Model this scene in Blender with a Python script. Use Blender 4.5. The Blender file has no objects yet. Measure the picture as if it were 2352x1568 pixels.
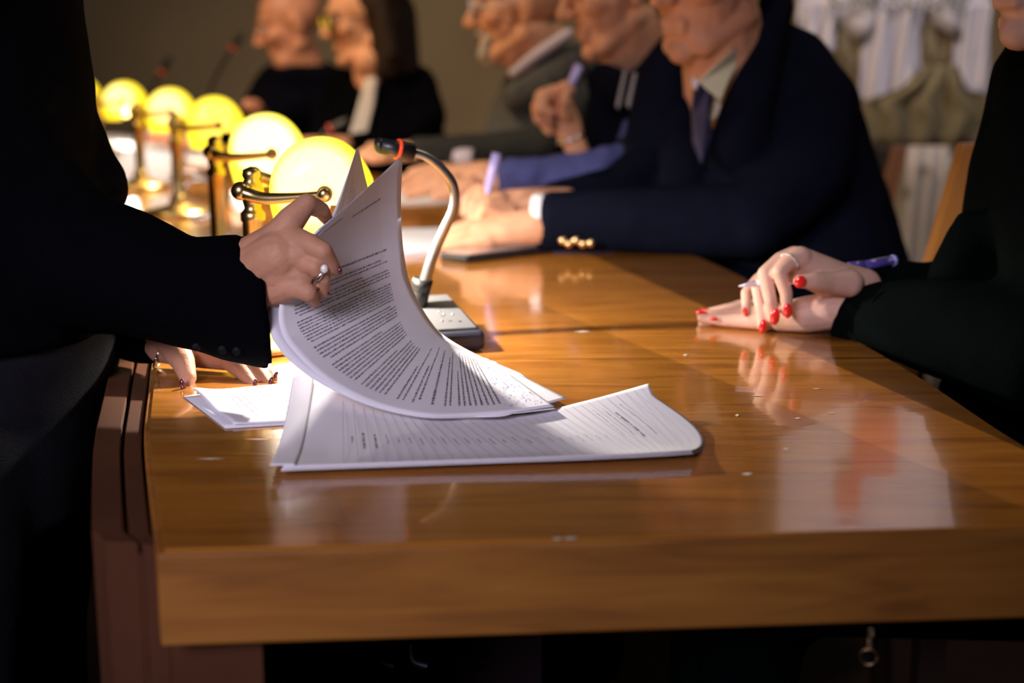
import bpy, bmesh, math, random
from mathutils import Vector as V, Matrix, Euler, noise
rnd = random.Random(7)
col = bpy.context.scene.collection
sc = bpy.context.scene
# ------------------------------------------------------------------ camera maths
F_PX = 3267.0; HC = 1.055; PIT = math.atan(684.0/F_PX); TZ = 0.75
def ray(x, y):
    a = (x-1176.0)/F_PX; b = -(y-784.0)/F_PX
    return V((a, math.cos(PIT)+b*math.sin(PIT), -math.sin(PIT)+b*math.cos(PIT)))
def P(x, y, Y):
    d = ray(x, y); return V((0, 0, HC)) + d*(Y/d.y)
def PZ(x, y, z):
    d = ray(x, y); return V((0, 0, HC)) + d*((z-HC)/d.z)
def S(y, Y):
    return Y/ray(1176, y).y/F_PX
# ------------------------------------------------------------------ materials
MATS = {}
def mat(name, color, rough=0.6, metal=0.0, spec=0.5, coat=0.0, noise_scale=None, noise_amt=0.15,
        bump=0.0, bump_scale=300, sheen=0.0, emit=None, emit_s=0.0, trans=0.0, sss=0.0):
    if name in MATS: return MATS[name]
    m = bpy.data.materials.new(name); m.use_nodes = True
    nt = m.node_tree; b = nt.nodes['Principled BSDF']
    b.inputs['Base Color'].default_value = (*color, 1)
    b.inputs['Roughness'].default_value = rough
    b.inputs['Metallic'].default_value = metal
    b.inputs['Specular IOR Level'].default_value = spec
    b.inputs['Coat Weight'].default_value = coat
    b.inputs['Sheen Weight'].default_value = sheen
    b.inputs['Transmission Weight'].default_value = trans
    if sss:
        b.inputs['Subsurface Weight'].default_value = sss
        b.inputs['Subsurface Radius'].default_value = (0.008, 0.003, 0.0015)
    if emit:
        b.inputs['Emission Color'].default_value = (*emit, 1)
        b.inputs['Emission Strength'].default_value = emit_s
    tc = nt.nodes.new('ShaderNodeTexCoord')
    if noise_scale:
        n = nt.nodes.new('ShaderNodeTexNoise'); n.inputs['Scale'].default_value = noise_scale
        n.inputs['Detail'].default_value = 6
        nt.links.new(tc.outputs['Object'], n.inputs['Vector'])
        r = nt.nodes.new('ShaderNodeMapRange'); r.inputs[1].default_value = .3; r.inputs[2].default_value = .7
        r.inputs[3].default_value = 1-noise_amt; r.inputs[4].default_value = 1+noise_amt
        nt.links.new(n.outputs['Fac'], r.inputs[0])
        h = nt.nodes.new('ShaderNodeHueSaturation'); h.inputs['Color'].default_value = (*color, 1)
        nt.links.new(r.outputs[0], h.inputs['Value']); nt.links.new(h.outputs[0], b.inputs['Base Color'])
    if bump:
        n2 = nt.nodes.new('ShaderNodeTexNoise'); n2.inputs['Scale'].default_value = bump_scale
        n2.inputs['Detail'].default_value = 4
        nt.links.new(tc.outputs['Object'], n2.inputs['Vector'])
        bp = nt.nodes.new('ShaderNodeBump'); bp.inputs['Strength'].default_value = bump
        bp.inputs['Distance'].default_value = 0.002
        nt.links.new(n2.outputs['Fac'], bp.inputs['Height']); nt.links.new(bp.outputs[0], b.inputs['Normal'])
    MATS[name] = m; return m
SKIN_A = mat('skin_tan', (0.46, 0.225, 0.135), .58, spec=.3, noise_scale=60, noise_amt=.10, bump=.25, bump_scale=350, sss=.08)
SKIN_P = mat('skin_pale', (0.66, 0.40, 0.30), .5, spec=.35, noise_scale=50, noise_amt=.08, bump=.2, bump_scale=350, sss=.08)
SKIN_M = mat('skin_ruddy', (0.62, 0.31, 0.18), .55, spec=.3, noise_scale=40, noise_amt=.14, bump=.3, bump_scale=250, sss=.08)
NAIL_R = mat('red_nail_polish', (0.85, 0.03, 0.02), .12, coat=1)
NAIL_D = mat('dark_nail_polish', (0.10, 0.015, 0.03), .12, coat=1)
BLK = mat('black_wool', (0.0018, 0.0018, 0.0028), .97, spec=.01, sheen=.0, bump=.5, bump_scale=700, noise_scale=30)
BLKG = mat('black_green_wool', (0.0018, 0.0032, 0.0032), .95, spec=.02, bump=.5, bump_scale=500, noise_scale=30)
NAVY = mat('navy_wool', (0.0045, 0.0055, 0.0125), .95, spec=.02, bump=.5, bump_scale=600, noise_scale=30)
NAVYD = mat('dark_navy_wool', (0.003, 0.0034, 0.0075), .95, spec=.02, bump=.5, bump_scale=600, noise_scale=30)
BLUE = mat('blue_cloth', (0.055, 0.062, 0.18), .88, spec=.1, bump=.5, bump_scale=400, noise_scale=20)
CHAR = mat('charcoal_cloth', (0.009, 0.009, 0.012), .92, spec=.05, bump=.5, bump_scale=700, noise_scale=30)
GREY = mat('grey_knit', (0.075, 0.075, 0.070), .95, spec=.1, bump=.8, bump_scale=450, noise_scale=50)
WHITE = mat('white_shirt', (0.78, 0.76, 0.80), .7, bump=.2)
CREAM = mat('cream_shirt', (0.80, 0.74, 0.50), .7, bump=.2)
LAV = mat('lavender_shirt', (0.45, 0.40, 0.48), .7, bump=.2)
SILVER = mat('silver', (0.75, 0.72, 0.68), .18, metal=1)
GOLD = mat('gold_button', (0.85, 0.60, 0.30), .25, metal=1)
BRASS = mat('brass', (0.50, 0.37, 0.15), .30, metal=1, noise_scale=12, noise_amt=.12)
PEARL = mat('pearl', (0.85, 0.80, 0.72), .15, coat=1)
HAIR_D = mat('dark_brown_hair', (0.018, 0.009, 0.005), .65, spec=.2, bump=.8, bump_scale=120, noise_scale=20)
HAIR_G = mat('grey_hair', (0.45, 0.42, 0.38), .7, bump=.8, bump_scale=200, noise_scale=60)
PLAST = mat('black_plastic', (0.012, 0.012, 0.014), .38)
MICMET = mat('grey_satin_metal', (0.30, 0.30, 0.29), .33, metal=.9)
REDP = mat('red_ring', (0.8, 0.06, 0.02), .4, emit=(1, .08, .02), emit_s=.35)
PENP = mat('violet_plastic', (0.12, 0.09, 0.42), .15, coat=1)
PENC = mat('clear_pen_barrel', (0.70, 0.66, 0.80), .1, coat=1)
PAPER = mat('paper', (0.80, 0.78, 0.83), .75, spec=.2)
def paper_translucent():
    nt = PAPER.node_tree; b = nt.nodes['Principled BSDF']; out = [n for n in nt.nodes if n.type == 'OUTPUT_MATERIAL'][0]
    tr = nt.nodes.new('ShaderNodeBsdfTranslucent'); tr.inputs[0].default_value = (.85, .80, .78, 1)
    mx = nt.nodes.new('ShaderNodeMixShader'); mx.inputs[0].default_value = .16
    nt.links.new(b.outputs[0], mx.inputs[1]); nt.links.new(tr.outputs[0], mx.inputs[2]); nt.links.new(mx.outputs[0], out.inputs[0])
paper_translucent()
INK = mat('grey_ink', (0.15, 0.13, 0.15), .8)
INKL = mat('light_grey_ink', (0.36, 0.34, 0.38), .8)
INKB = mat('blue_ink', (0.22, 0.26, 0.55), .8)
# ------------------------------------------------------------------ mesh helpers
def link(name, me, m=None, parent=None):
    o = bpy.data.objects.new(name, me); col.objects.link(o)
    if m is not None:
        for q in (m if isinstance(m, (list, tuple)) else [m]): me.materials.append(q)
    if parent is not None: o.parent = parent
    return o
def empty(name, loc=(0, 0, 0)):
    o = bpy.data.objects.new(name, None); col.objects.link(o); o.location = loc
    o.empty_display_size = .05
    return o
def tag(o, label, cat, group=None):
    o['label'] = label; o['category'] = cat
    if group: o['group'] = group
    return o
def struct(o):
    o['kind'] = 'structure'; return o
def keep(o):   # put the object's mesh in parent-local space when the parent sits elsewhere
    return o
def rings_to_bm(bm, rings, close=True, mi=0, ends=True, smooth=True):
    vs = [[bm.verts.new(p) for p in r] for r in rings]
    n = len(rings[0])
    for i in range(len(vs)-1):
        for j in range(n if close else n-1):
            k = (j+1) % n
            f = bm.faces.new((vs[i][j], vs[i][k], vs[i+1][k], vs[i+1][j])); f.material_index = mi; f.smooth = smooth
    if ends:
        f = bm.faces.new(list(reversed(vs[0]))); f.material_index = mi
        f = bm.faces.new(vs[-1]); f.material_index = mi
def frame_of(d):
    d = d.normalized(); a = V((0, 0, 1)) if abs(d.z) < .9 else V((1, 0, 0))
    u = d.cross(a).normalized(); return u, d.cross(u).normalized()
def cap(a, b, ra, rb, n=14):
    a = V(a); b = V(b); d = b-a; L = d.length
    if L < 1e-6: return ell(a, (ra, ra, ra))
    u, v = frame_of(d); d = d/L; R = []
    for k in range(5):
        t = math.pi/2*(1-k/4.0) ; r = max(ra*math.cos(t), ra*.03)
        R.append((a-d*ra*math.sin(t), r))
    for k in range(5):
        t = math.pi/2*k/4.0; r = max(rb*math.cos(t), rb*.03)
        R.append((b+d*rb*math.sin(t), r))
    return [[c+u*r*math.cos(2*math.pi*j/n)+v*r*math.sin(2*math.pi*j/n) for j in range(n)] for c, r in R]
def ell(c, r, R=None, n=18):
    c = V(c); R = R or Matrix.Identity(3); out = []
    for i in range(11):
        t = -math.pi/2 + math.pi*i/10; cz = math.sin(t); cr = max(math.cos(t), .02)
        out.append([c + R @ V((r[0]*cr*math.cos(2*math.pi*j/n), r[1]*cr*math.sin(2*math.pi*j/n), r[2]*cz)) for j in range(n)])
    return out
def loft(st, n=24):
    return [[V(c)+V(u)*math.cos(2*math.pi*j/n)+V(v)*math.sin(2*math.pi*j/n) for j in range(n)] for c, u, v in st]
def ploft(st, n=28):
    """stations (xl, xr, y, Y, depth radius)"""
    return loft([(P((a+b)/2, y, Y), V(((b-a)/2*S(y, Y), 0, 0)), V((0, dr, 0))) for a, b, y, Y, dr in st], n)
def pc(*pts):
    out = []
    q = [(P(x, y, Y), r*S(y, Y)) for x, y, Y, r in pts]
    for (a, ra), (b, rb) in zip(q, q[1:]): out.append(cap(a, b, ra, rb))
    return out
def tube_between(a, b, ra, rb=None, n=16):
    rb = ra if rb is None else rb; u, v = frame_of(V(b)-V(a))
    return loft([(a, u*ra, v*ra), (b, u*rb, v*rb)], n)
def blob(prims, voxel, smooth=4, disp=0.0, dscale=.06, dec=None):
    bm = bmesh.new()
    for r in prims: rings_to_bm(bm, r)
    bmesh.ops.recalc_face_normals(bm, faces=bm.faces)
    me = bpy.data.meshes.new('tmp'); bm.to_mesh(me); bm.free()
    o = bpy.data.objects.new('tmp', me); col.objects.link(o)
    md = o.modifiers.new('r', 'REMESH'); md.mode = 'VOXEL'; md.voxel_size = voxel; md.use_smooth_shade = True
    if smooth:
        s = o.modifiers.new('s', 'SMOOTH'); s.factor = .5; s.iterations = smooth
    dg = bpy.context.evaluated_depsgraph_get(); dg.update()
    out = bpy.data.meshes.new_from_object(o.evaluated_get(dg))
    bpy.data.objects.remove(o); bpy.data.meshes.remove(me)
    if disp:
        for v in out.vertices:
            p = v.co
            w = noise.noise(p/dscale)*.6 + noise.noise(p/(dscale*.45)+V((5, 3, 1)))*.4
            v.co = p + v.normal*(w*disp)
    for f in out.polygons: f.use_smooth = True
    return out
def join(meshes, name='mesh'):
    bm = bmesh.new()
    for m in meshes: bm.from_mesh(m)
    me = bpy.data.meshes.new(name); bm.to_mesh(me); bm.free()
    for f in me.polygons: f.use_smooth = True
    return me
def bm_obj(name, bm, m, parent=None, bevel=0, sub=0, autosmooth=False):
    bmesh.ops.recalc_face_normals(bm, faces=bm.faces)
    me = bpy.data.meshes.new(name); bm.to_mesh(me); bm.free()
    o = link(name, me, m, parent)
    if bevel:
        b = o.modifiers.new('b', 'BEVEL'); b.width = bevel; b.segments = 3; b.limit_method = 'ANGLE'
    if sub:
        s = o.modifiers.new('s', 'SUBSURF'); s.levels = sub; s.render_levels = sub
    return o
def shape(name, ringsets, m, parent=None, bevel=0, smooth=True):
    bm = bmesh.new()
    for r in ringsets: rings_to_bm(bm, r, smooth=smooth)
    return bm_obj(name, bm, m, parent, bevel)
def box_bm(bm, lo, hi, mtx=None):
    lo = V(lo); hi = V(hi)
    vs = [bm.verts.new((mtx or Matrix.Identity(4)) @ V((x, y, z))) for x in (lo.x, hi.x) for y in (lo.y, hi.y) for z in (lo.z, hi.z)]
    for q in ((0, 1, 3, 2), (4, 6, 7, 5), (0, 4, 5, 1), (2, 3, 7, 6), (0, 2, 6, 4), (1, 5, 7, 3)):
        bm.faces.new([vs[i] for i in q])
def prism(bm, bot, top):
    b = [bm.verts.new(p) for p in bot]; t = [bm.verts.new(p) for p in top]; n = len(b)
    bm.faces.new(list(reversed(b))); bm.faces.new(t)
    for i in range(n): bm.faces.new((b[i], b[(i+1) % n], t[(i+1) % n], t[i]))
def plate(name, pts, m, parent, thick=.004, bevel=.0015):
    """pts: (px, py, Y); a flat piece of cloth with real thickness"""
    a = [P(*p) for p in pts]; bm = bmesh.new()
    prism(bm, [p+V((0, thick, 0)) for p in a], a)
    return bm_obj(name, bm, m, parent, bevel)
def torus_rings(c, nrm, R, r, n=36, k=10):
    u, v = frame_of(V(nrm)); w = V(nrm).normalized(); out = []
    for i in range(n+1):
        t = 2*math.pi*i/n; d = u*math.cos(t)+v*math.sin(t)
        out.append([V(c)+d*(R+r*math.cos(2*math.pi*j/k))+w*r*math.sin(2*math.pi*j/k) for j in range(k)])
    return out
def lathe(bm, prof, c=(0, 0, 0), n=32):
    rings_to_bm(bm, [[V(c)+V((r*math.cos(2*math.pi*j/n), r*math.sin(2*math.pi*j/n), z)) for j in range(n)] for r, z in prof])
def catmull(pts, t):
    n = len(pts)-1; x = min(max(t*n, 0), n-1e-6); i = int(x); f = x-i
    p0 = pts[max(i-1, 0)]; p1 = pts[i]; p2 = pts[i+1]; p3 = pts[min(i+2, n)]
    return .5*((2*p1)+(p2-p0)*f+(2*p0-5*p1+4*p2-p3)*f*f+(3*p1-p0-3*p2+p3)*f**3)
def tube_path(pts, radii, m_n=16, steps=40):
    R = [V((r, 0, 0)) for r in radii]; rings = []; prev = None
    for i in range(steps+1):
        t = i/steps; c = catmull(pts, t); d = catmull(pts, min(t+.01, 1))-catmull(pts, max(t-.01, 0)); d.normalize()
        if prev is None: u, v = frame_of(d)
        else:
            u = (prev-d*prev.dot(d)).normalized(); v = d.cross(u)
        prev = u; r = catmull(R, t).x
        rings.append([c+u*r*math.cos(2*math.pi*j/m_n)+v*r*math.sin(2*math.pi*j/m_n) for j in range(m_n)])
    return rings
def copy_tree(o, parent=None):
    c = o.copy(); col.objects.link(c); c.parent = parent
    for ch in list(o.children): copy_tree(ch, c)
    return c
# ------------------------------------------------------------------ room
def room():
    wallm = mat('brown_grey_plaster', (0.40, 0.32, 0.22), .9, noise_scale=3, noise_amt=.08, bump=.3, bump_scale=60)
    flm = mat('reddish_wood_floor', (0.016, 0.006, 0.005), .7, spec=.15, noise_scale=8, noise_amt=.25)
    cem = mat('ceiling_paint', (0.25, 0.23, 0.2), .9)
    for nm, lo, hi, m in (('floor', (-4, -3, -.1), (4, 7, 0), flm), ('ceiling', (-4, -3, 3.3), (4, 7, 3.4), cem),
                          ('wall_back', (-4, 6.2, 0), (4, 6.3, 3.3), wallm), ('wall_left', (-4.1, -3, 0), (-4, 6.3, 3.3), wallm),
                          ('wall_right', (4, -3, 0), (4.1, 6.3, 3.3), wallm)):
        bm = bmesh.new(); box_bm(bm, lo, hi); struct(bm_obj(nm, bm, m))
room()
# ------------------------------------------------------------------ table
LE = [(-.219, .831), (-.262, .98), (-.300, 1.12), (-.345, 1.32), (-.40, 1.55), (-.54, 1.95), (-.76, 2.55), (-.97, 3.05), (-1.22, 3.55), (-1.62, 4.1), (-2.1, 4.5)]
RE = [(.43, .884), (.412, .98), (.398, 1.10), (.385, 1.30), (.355, 1.55), (.290, 2.0), (.14, 2.55), (-.06, 3.0), (-.36, 3.45), (-.80, 4.0), (-1.45, 4.75)]
def wood_mat(name, top=False, dark=1.0):
    m = bpy.data.materials.new(name); m.use_nodes = True; nt = m.node_tree; b = nt.nodes['Principled BSDF']
    N = nt.nodes.new; L = nt.links.new
    tc = N('ShaderNodeTexCoord'); mp = N('ShaderNodeMapping')
    mp.inputs['Scale'].default_value = (2.2, 16, 16) if top else (2.0, 8, 22)
    mp.inputs['Rotation'].default_value = (0, 0, .12)
    L(tc.outputs['Object'], mp.inputs['Vector'])
    n = N('ShaderNodeTexNoise'); n.inputs['Scale'].default_value = 2.2; n.inputs['Detail'].default_value = 8
    n.inputs['Distortion'].default_value = 1.6; L(mp.outputs[0], n.inputs['Vector'])
    cr = N('ShaderNodeValToRGB'); e = cr.color_ramp.elements
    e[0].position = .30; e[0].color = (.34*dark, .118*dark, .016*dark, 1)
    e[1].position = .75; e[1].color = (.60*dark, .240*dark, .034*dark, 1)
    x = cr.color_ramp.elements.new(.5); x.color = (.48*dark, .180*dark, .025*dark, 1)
    L(n.outputs['Fac'], cr.inputs[0]); out = cr.outputs[0]
    if top:
        sx = N('ShaderNodeSeparateXYZ'); L(tc.outputs['Object'], sx.inputs[0])
        def M(op, a, b_=None, c=None):
            q = N('ShaderNodeMath'); q.operation = op
            for i, w in enumerate((a, b_, c)):
                if w is None: continue
                if hasattr(w, 'is_linked'): L(w, q.inputs[i])
                else: q.inputs[i].default_value = w
            return q.outputs[0]
        def side(p, q):   # >0 on the right of the line p->q (y growing)
            p = (p[0], p[1]-2.5); q = (q[0], q[1]-2.5)
            dx, dy = q[0]-p[0], q[1]-p[1]
            l = math.hypot(dx, dy)
            a = M('MULTIPLY', M('SUBTRACT', sx.outputs[0], p[0]), dy/l)
            c = M('MULTIPLY', M('SUBTRACT', sx.outputs[1], p[1]), dx/l)
            return M('SUBTRACT', a, c)
        def step(s, w=.002):
            r = N('ShaderNodeMapRange'); r.inputs[1].default_value = -w; r.inputs[2].default_value = w; L(s, r.inputs[0]); return r.outputs[0]
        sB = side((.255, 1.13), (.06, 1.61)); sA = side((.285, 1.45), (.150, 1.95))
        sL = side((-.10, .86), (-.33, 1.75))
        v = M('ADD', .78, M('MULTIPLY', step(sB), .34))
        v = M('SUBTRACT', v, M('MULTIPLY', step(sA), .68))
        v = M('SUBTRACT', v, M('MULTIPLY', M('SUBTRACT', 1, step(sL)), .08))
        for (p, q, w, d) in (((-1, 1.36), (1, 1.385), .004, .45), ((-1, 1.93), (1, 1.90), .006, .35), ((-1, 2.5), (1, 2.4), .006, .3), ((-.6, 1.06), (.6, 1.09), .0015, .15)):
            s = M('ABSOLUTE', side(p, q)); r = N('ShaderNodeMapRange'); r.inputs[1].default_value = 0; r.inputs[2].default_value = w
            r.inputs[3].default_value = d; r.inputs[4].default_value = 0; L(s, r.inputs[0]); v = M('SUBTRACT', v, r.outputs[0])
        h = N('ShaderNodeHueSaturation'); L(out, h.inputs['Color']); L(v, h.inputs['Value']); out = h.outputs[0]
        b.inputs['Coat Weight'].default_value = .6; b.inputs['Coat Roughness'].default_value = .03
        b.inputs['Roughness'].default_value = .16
        n3 = N('ShaderNodeTexNoise'); n3.inputs['Scale'].default_value = 5; mp2 = N('ShaderNodeMapping'); mp2.inputs['Scale'].default_value = (1, 5, 1)
        L(tc.outputs['Object'], mp2.inputs[0]); L(mp2.outputs[0], n3.inputs['Vector'])
        bp = N('ShaderNodeBump'); bp.inputs['Strength'].default_value = .08; bp.inputs['Distance'].default_value = .003
        L(n3.outputs['Fac'], bp.inputs['Height']); L(bp.outputs[0], b.inputs['Normal']); L(bp.outputs[0], b.inputs['Coat Normal'])
    else:
        b.inputs['Roughness'].default_value = .6; b.inputs['Specular IOR Level'].default_value = .3
    L(out, b.inputs['Base Color']); return m
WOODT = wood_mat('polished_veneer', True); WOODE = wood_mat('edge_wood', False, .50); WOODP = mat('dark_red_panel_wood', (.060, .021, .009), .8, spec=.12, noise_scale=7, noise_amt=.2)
def table():
    t = empty('conference_table', (0, 2.5, 0))
    tag(t, 'long curved glossy orange-brown wooden conference table', 'table')
    off = V((0, 2.5, 0))
    def strip(name, inset, z0, z1, m, bev):
        L = [V((x, y, 0)) for x, y in LE]; R = [V((x, y, 0)) for x, y in RE]
        n = 50; bm = bmesh.new(); lo = []; hi = []
        Lp = [catmull(L, i/n) for i in range(n+1)]; Rp = [catmull(R, i/n) for i in range(n+1)]
        cols = 6; T = []; B = []
        for l, r in zip(Lp, Rp):
            d = (r-l).normalized(); l = l+d*inset; r = r-d*inset
            T.append([bm.verts.new(l.lerp(r, k/cols)+V((0, 0, z1))-off) for k in range(cols+1)])
            B.append([bm.verts.new(l.lerp(r, k/cols)+V((0, 0, z0))-off) for k in range(cols+1)])
        for i in range(n):
            for k in range(cols):
                bm.faces.new((T[i][k], T[i][k+1], T[i+1][k+1], T[i+1][k])); bm.faces.new((B[i][k], B[i+1][k], B[i+1][k+1], B[i][k+1]))
            bm.faces.new((T[i][0], T[i+1][0], B[i+1][0], B[i][0])); bm.faces.new((T[i][-1], B[i][-1], B[i+1][-1], T[i+1][-1]))
        for k in range(cols):
            bm.faces.new((T[0][k], B[0][k], B[0][k+1], T[0][k+1])); bm.faces.new((T[n][k], T[n][k+1], B[n][k+1], B[n][k]))
        return bm_obj(name, bm, m, t, bev)
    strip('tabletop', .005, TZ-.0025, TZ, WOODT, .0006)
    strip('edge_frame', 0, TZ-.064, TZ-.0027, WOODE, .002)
    # left side panel with its groove
    bm = bmesh.new()
    pts = [V((x, y, 0)) for x, y in LE]
    A = [catmull(pts, k/10*.42) for k in range(11)]; A[0].y += .03
    for a, b_, z0, z1 in ((-.040, -.019, .0, TZ-.006), (-.019, -.016, .0, TZ-.014), (-.016, -.002, .0, TZ-.008), (-.002, .058, .0, TZ-.0645)):
        R = []
        for i, p in enumerate(A):
            R.append([p+V((a, 0, z0))-off, p+V((b_, 0, z0))-off, p+V((b_, 0, z1))-off, p+V((a, 0, z1))-off])
        rings_to_bm(bm, R, smooth=False)
    bm_obj('side_panel', bm, WOODP, t, .002)
    # modesty panel on the left long side, further back
    bm = bmesh.new(); R = []
    for i in range(26):
        p = catmull(pts, .42+.56*i/25)+V((.08, 0, 0))-off
        R.append([p+V((0, 0, .0)), p+V((.03, 0, .0)), p+V((.03, 0, TZ-.066)), p+V((0, 0, TZ-.066))])
    rings_to_bm(bm, R, smooth=False); bm_obj('modesty_panel', bm, WOODP, t)
    # dark plinth under the top
    bm = bmesh.new()
    box_bm(bm, V((-.17, 1.35, 0))-off, V((.03, 2.2, TZ-.066))-off)
    bm_obj('pedestal', bm, mat('dark_maroon_panel', (.010, .003, .005), .7, spec=.2), t)
    # scuffs and chips in the varnish
    bm = bmesh.new()
    for x, y, w, h in ((1337, 761, 20, 2.0), (1574, 815, 6, 2.2), (1693, 953, 5, 3), (1832, 960, 8, 2), (1805, 1031, 8, 2.2), (1716, 1088, 14, 3), (1875, 892, 10, 1.2),
                       (1280, 1237, 13, 3), (1310, 1236, 20, 3), (483, 1053, 34, 1.5), (1740, 908, 16, 1.2), (1910, 948, 12, 1.1), (590, 1008, 30, 1.0), (1120, 1255, 1, 1)):
        q = [PZ(x-w, y, TZ+.0004), PZ(x, y+h, TZ+.0004), PZ(x+w, y-h*.3, TZ+.0004), PZ(x, y-h, TZ+.0004)]
        bm.faces.new([bm.verts.new(p-off) for p in q])
    o = bm_obj('scratches', bm, mat('bare_scratch', (.85, .75, .6), .25), t); o['kind'] = 'stuff'
    return t
table()
# ------------------------------------------------------------------ lamps
def shade_mat(i, strength, colr, rim):
    m = bpy.data.materials.new('opal_glass_shade'); m.use_nodes = True; nt = m.node_tree; b = nt.nodes['Principled BSDF']
    b.inputs['Base Color'].default_value = (.8, .65, .3, 1); b.inputs['Roughness'].default_value = .12; b.inputs['Coat Weight'].default_value = .5
    # the opal glass glows whitest around the bulb's axis and yellower towards its outer edge
    tc = nt.nodes.new('ShaderNodeTexCoord'); d = nt.nodes.new('ShaderNodeVectorMath'); d.operation = 'DISTANCE'
    mp = nt.nodes.new('ShaderNodeMapping'); mp.inputs['Scale'].default_value = (1, .12, 1.08)
    nt.links.new(tc.outputs['Object'], mp.inputs[0]); nt.links.new(mp.outputs[0], d.inputs[0])
    d.inputs[1].default_value = (.066, 0, .172*1.08)
    r = nt.nodes.new('ShaderNodeMapRange'); r.inputs[1].default_value = .036 if i < 2 else .026; r.inputs[2].default_value = .0465 if i < 2 else .0445
    nt.links.new(d.outputs['Value'], r.inputs[0])
    mx = nt.nodes.new('ShaderNodeMix'); mx.data_type = 'RGBA'
    mx.inputs[6].default_value = (colr[0]*strength, colr[1]*strength, colr[2]*strength, 1)
    mx.inputs[7].default_value = (*rim, 1)
    nt.links.new(r.outputs[0], mx.inputs[0]); nt.links.new(mx.outputs[2], b.inputs['Emission Color'])
    b.inputs['Emission Strength'].default_value = 1.0
    return m
PROF = [(-.49, -.41), (-.54, -.2), (-.55, -.05), (-.53, .1), (-.47, .24), (-.38, .34), (-.26, .42), (-.1, .46), (.06, .45), (.2, .39), (.32, .28), (.41, .14), (.46, .0), (.42, -.12)]
def make_lamp():
    t = empty('desk_lamp')
    bm = bmesh.new(); lathe(bm, [(.001, 0), (.062, 0), (.064, .004), (.060, .009), (.045, .014), (.022, .019), (.014, .026), (.001, .026)]); bm_obj('base', bm, BRASS, t)
    bm = bmesh.new()
    lathe(bm, [(.001, .02), (.016, .02), (.017, .03), (.013, .036), (.0108, .04), (.0108, .128), (.0125, .130), (.0125, .137), (.0108, .139), (.0085, .142), (.0095, .147), (.011, .152),
               (.0125, .158), (.011, .166), (.0075, .171), (.0095, .175), (.0085, .181), (.001, .184)])
    bm_obj('pole', bm, BRASS, t)
    z = .165
    rs = [tube_path([V((0, -.088, z)), V((0, -.04, z)), V((0, .04, z)), V((0, .088, z))], [.0045]*4, 12, 16)]
    bm = bmesh.new(); rings_to_bm(bm, rs[0])
    for s in (-1, 1):
        pth = [V((-.006, s*.086, z+.004)), V((.004, s*.090, z)), (V((.02, s*.0905, z-.004))), V((.05, s*.0905, z-.003)), V((.072, s*.0905, z-.001))]
        rings_to_bm(bm, tube_path(pth, [.006, .0062, .0058, .0048, .0042], 12, 24))
        rings_to_bm(bm, ell((-.004, s*.086, z+.003), (.009, .009, .009)))
    bm_obj('yoke', bm, BRASS, t)
    for s in (-1, 1):
        bm = bmesh.new(); rings_to_bm(bm, tube_between(V((.075, s*.080, z)), V((.075, s*.097, z)), .0075)); rings_to_bm(bm, ell((.075, s*.098, z), (.006, .004, .006)))
        bm_obj('pivot_knob', bm, BRASS, t)
    # shade
    W = .104; Lh = .078; c = V((.075, 0, z)); R = []
    pts = [V((x, 0, y)) for x, y in PROF]
    prof = [catmull(pts, k/28) for k in range(29)]
    ny = 30
    for i in range(ny+1):
        a = -math.pi/2+math.pi*i/ny; y = Lh*math.sin(a); s = max(abs(math.cos(a)), 0)**.30
        s = max(s, .12)
        R.append([c+V((p.x*W*s, y, p.z*W*s if p.z > 0 else p.z*W)) for p in prof])
    bm = bmesh.new(); rings_to_bm(bm, R, close=False, ends=False)
    bm.faces.new([v for v in []]) if False else None
    bm.verts.ensure_lookup_table()
    n = len(prof)
    for base in (0, ny*n):
        try: bm.faces.new([bm.verts[base+j] for j in range(n)])
        except Exception: pass
    me = bpy.data.meshes.new('lamp_shade'); bmesh.ops.recalc_face_normals(bm, faces=bm.faces); bm.to_mesh(me); bm.free()
    o = link('lamp_shade', me, None, t)
    for f in me.polygons: f.use_smooth = True
    me.materials.append(MATS['paper'])
    so = o.modifiers.new('s', 'SOLIDIFY'); so.thickness = .0025; so.offset = -1
    bm = bmesh.new(); rings_to_bm(bm, ell((.070, 0, .176), (.009, .03, .009)))
    bulb = bm_obj('bulb', bm, mat('lit_bulb', (1, .9, .7), .3, emit=(1, .86, .6), emit_s=14), t)
    return t
LAMPS = [(592, 1.435, 6), (505, 1.93, 10), (413, 2.58, 12), (325, 3.07, 10), (229, 3.58, 8), (135, 4.05, 8)]
LLAB = ['nearest brass desk lamp, right behind the held-up papers, glowing cream shade', 'second nearest brass desk lamp with the whitest glowing shade',
        'third brass desk lamp from the papers, glowing deep yellow shade', 'fourth brass desk lamp from the papers, its base in front of a grey case',
        'farthest fully visible brass desk lamp, glowing yellow shade near the standing woman', 'brass desk lamp almost hidden behind the standing woman, only a yellow sliver showing']
SH = [(1, (2.2, 1.55, .60), (2.0, 1.55, .03)), (1, (2.6, 2.3, .95), (2.4, 1.9, .08)), (1, (1.9, 1.30, .13), (1.8, 1.35, .0)), (1, (2.0, 1.5, .55), (1.8, 1.35, .0)), (1, (2.0, 1.45, .5), (1.8, 1.3, .0)), (1, (1.6, 1.2, .1), (1.6, 1.2, .0))]
proto = make_lamp()
lamps = []
for i, (px, Y, a) in enumerate(LAMPS):
    o = proto if i == 0 else copy_tree(proto)
    lamps.append(o)
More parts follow.
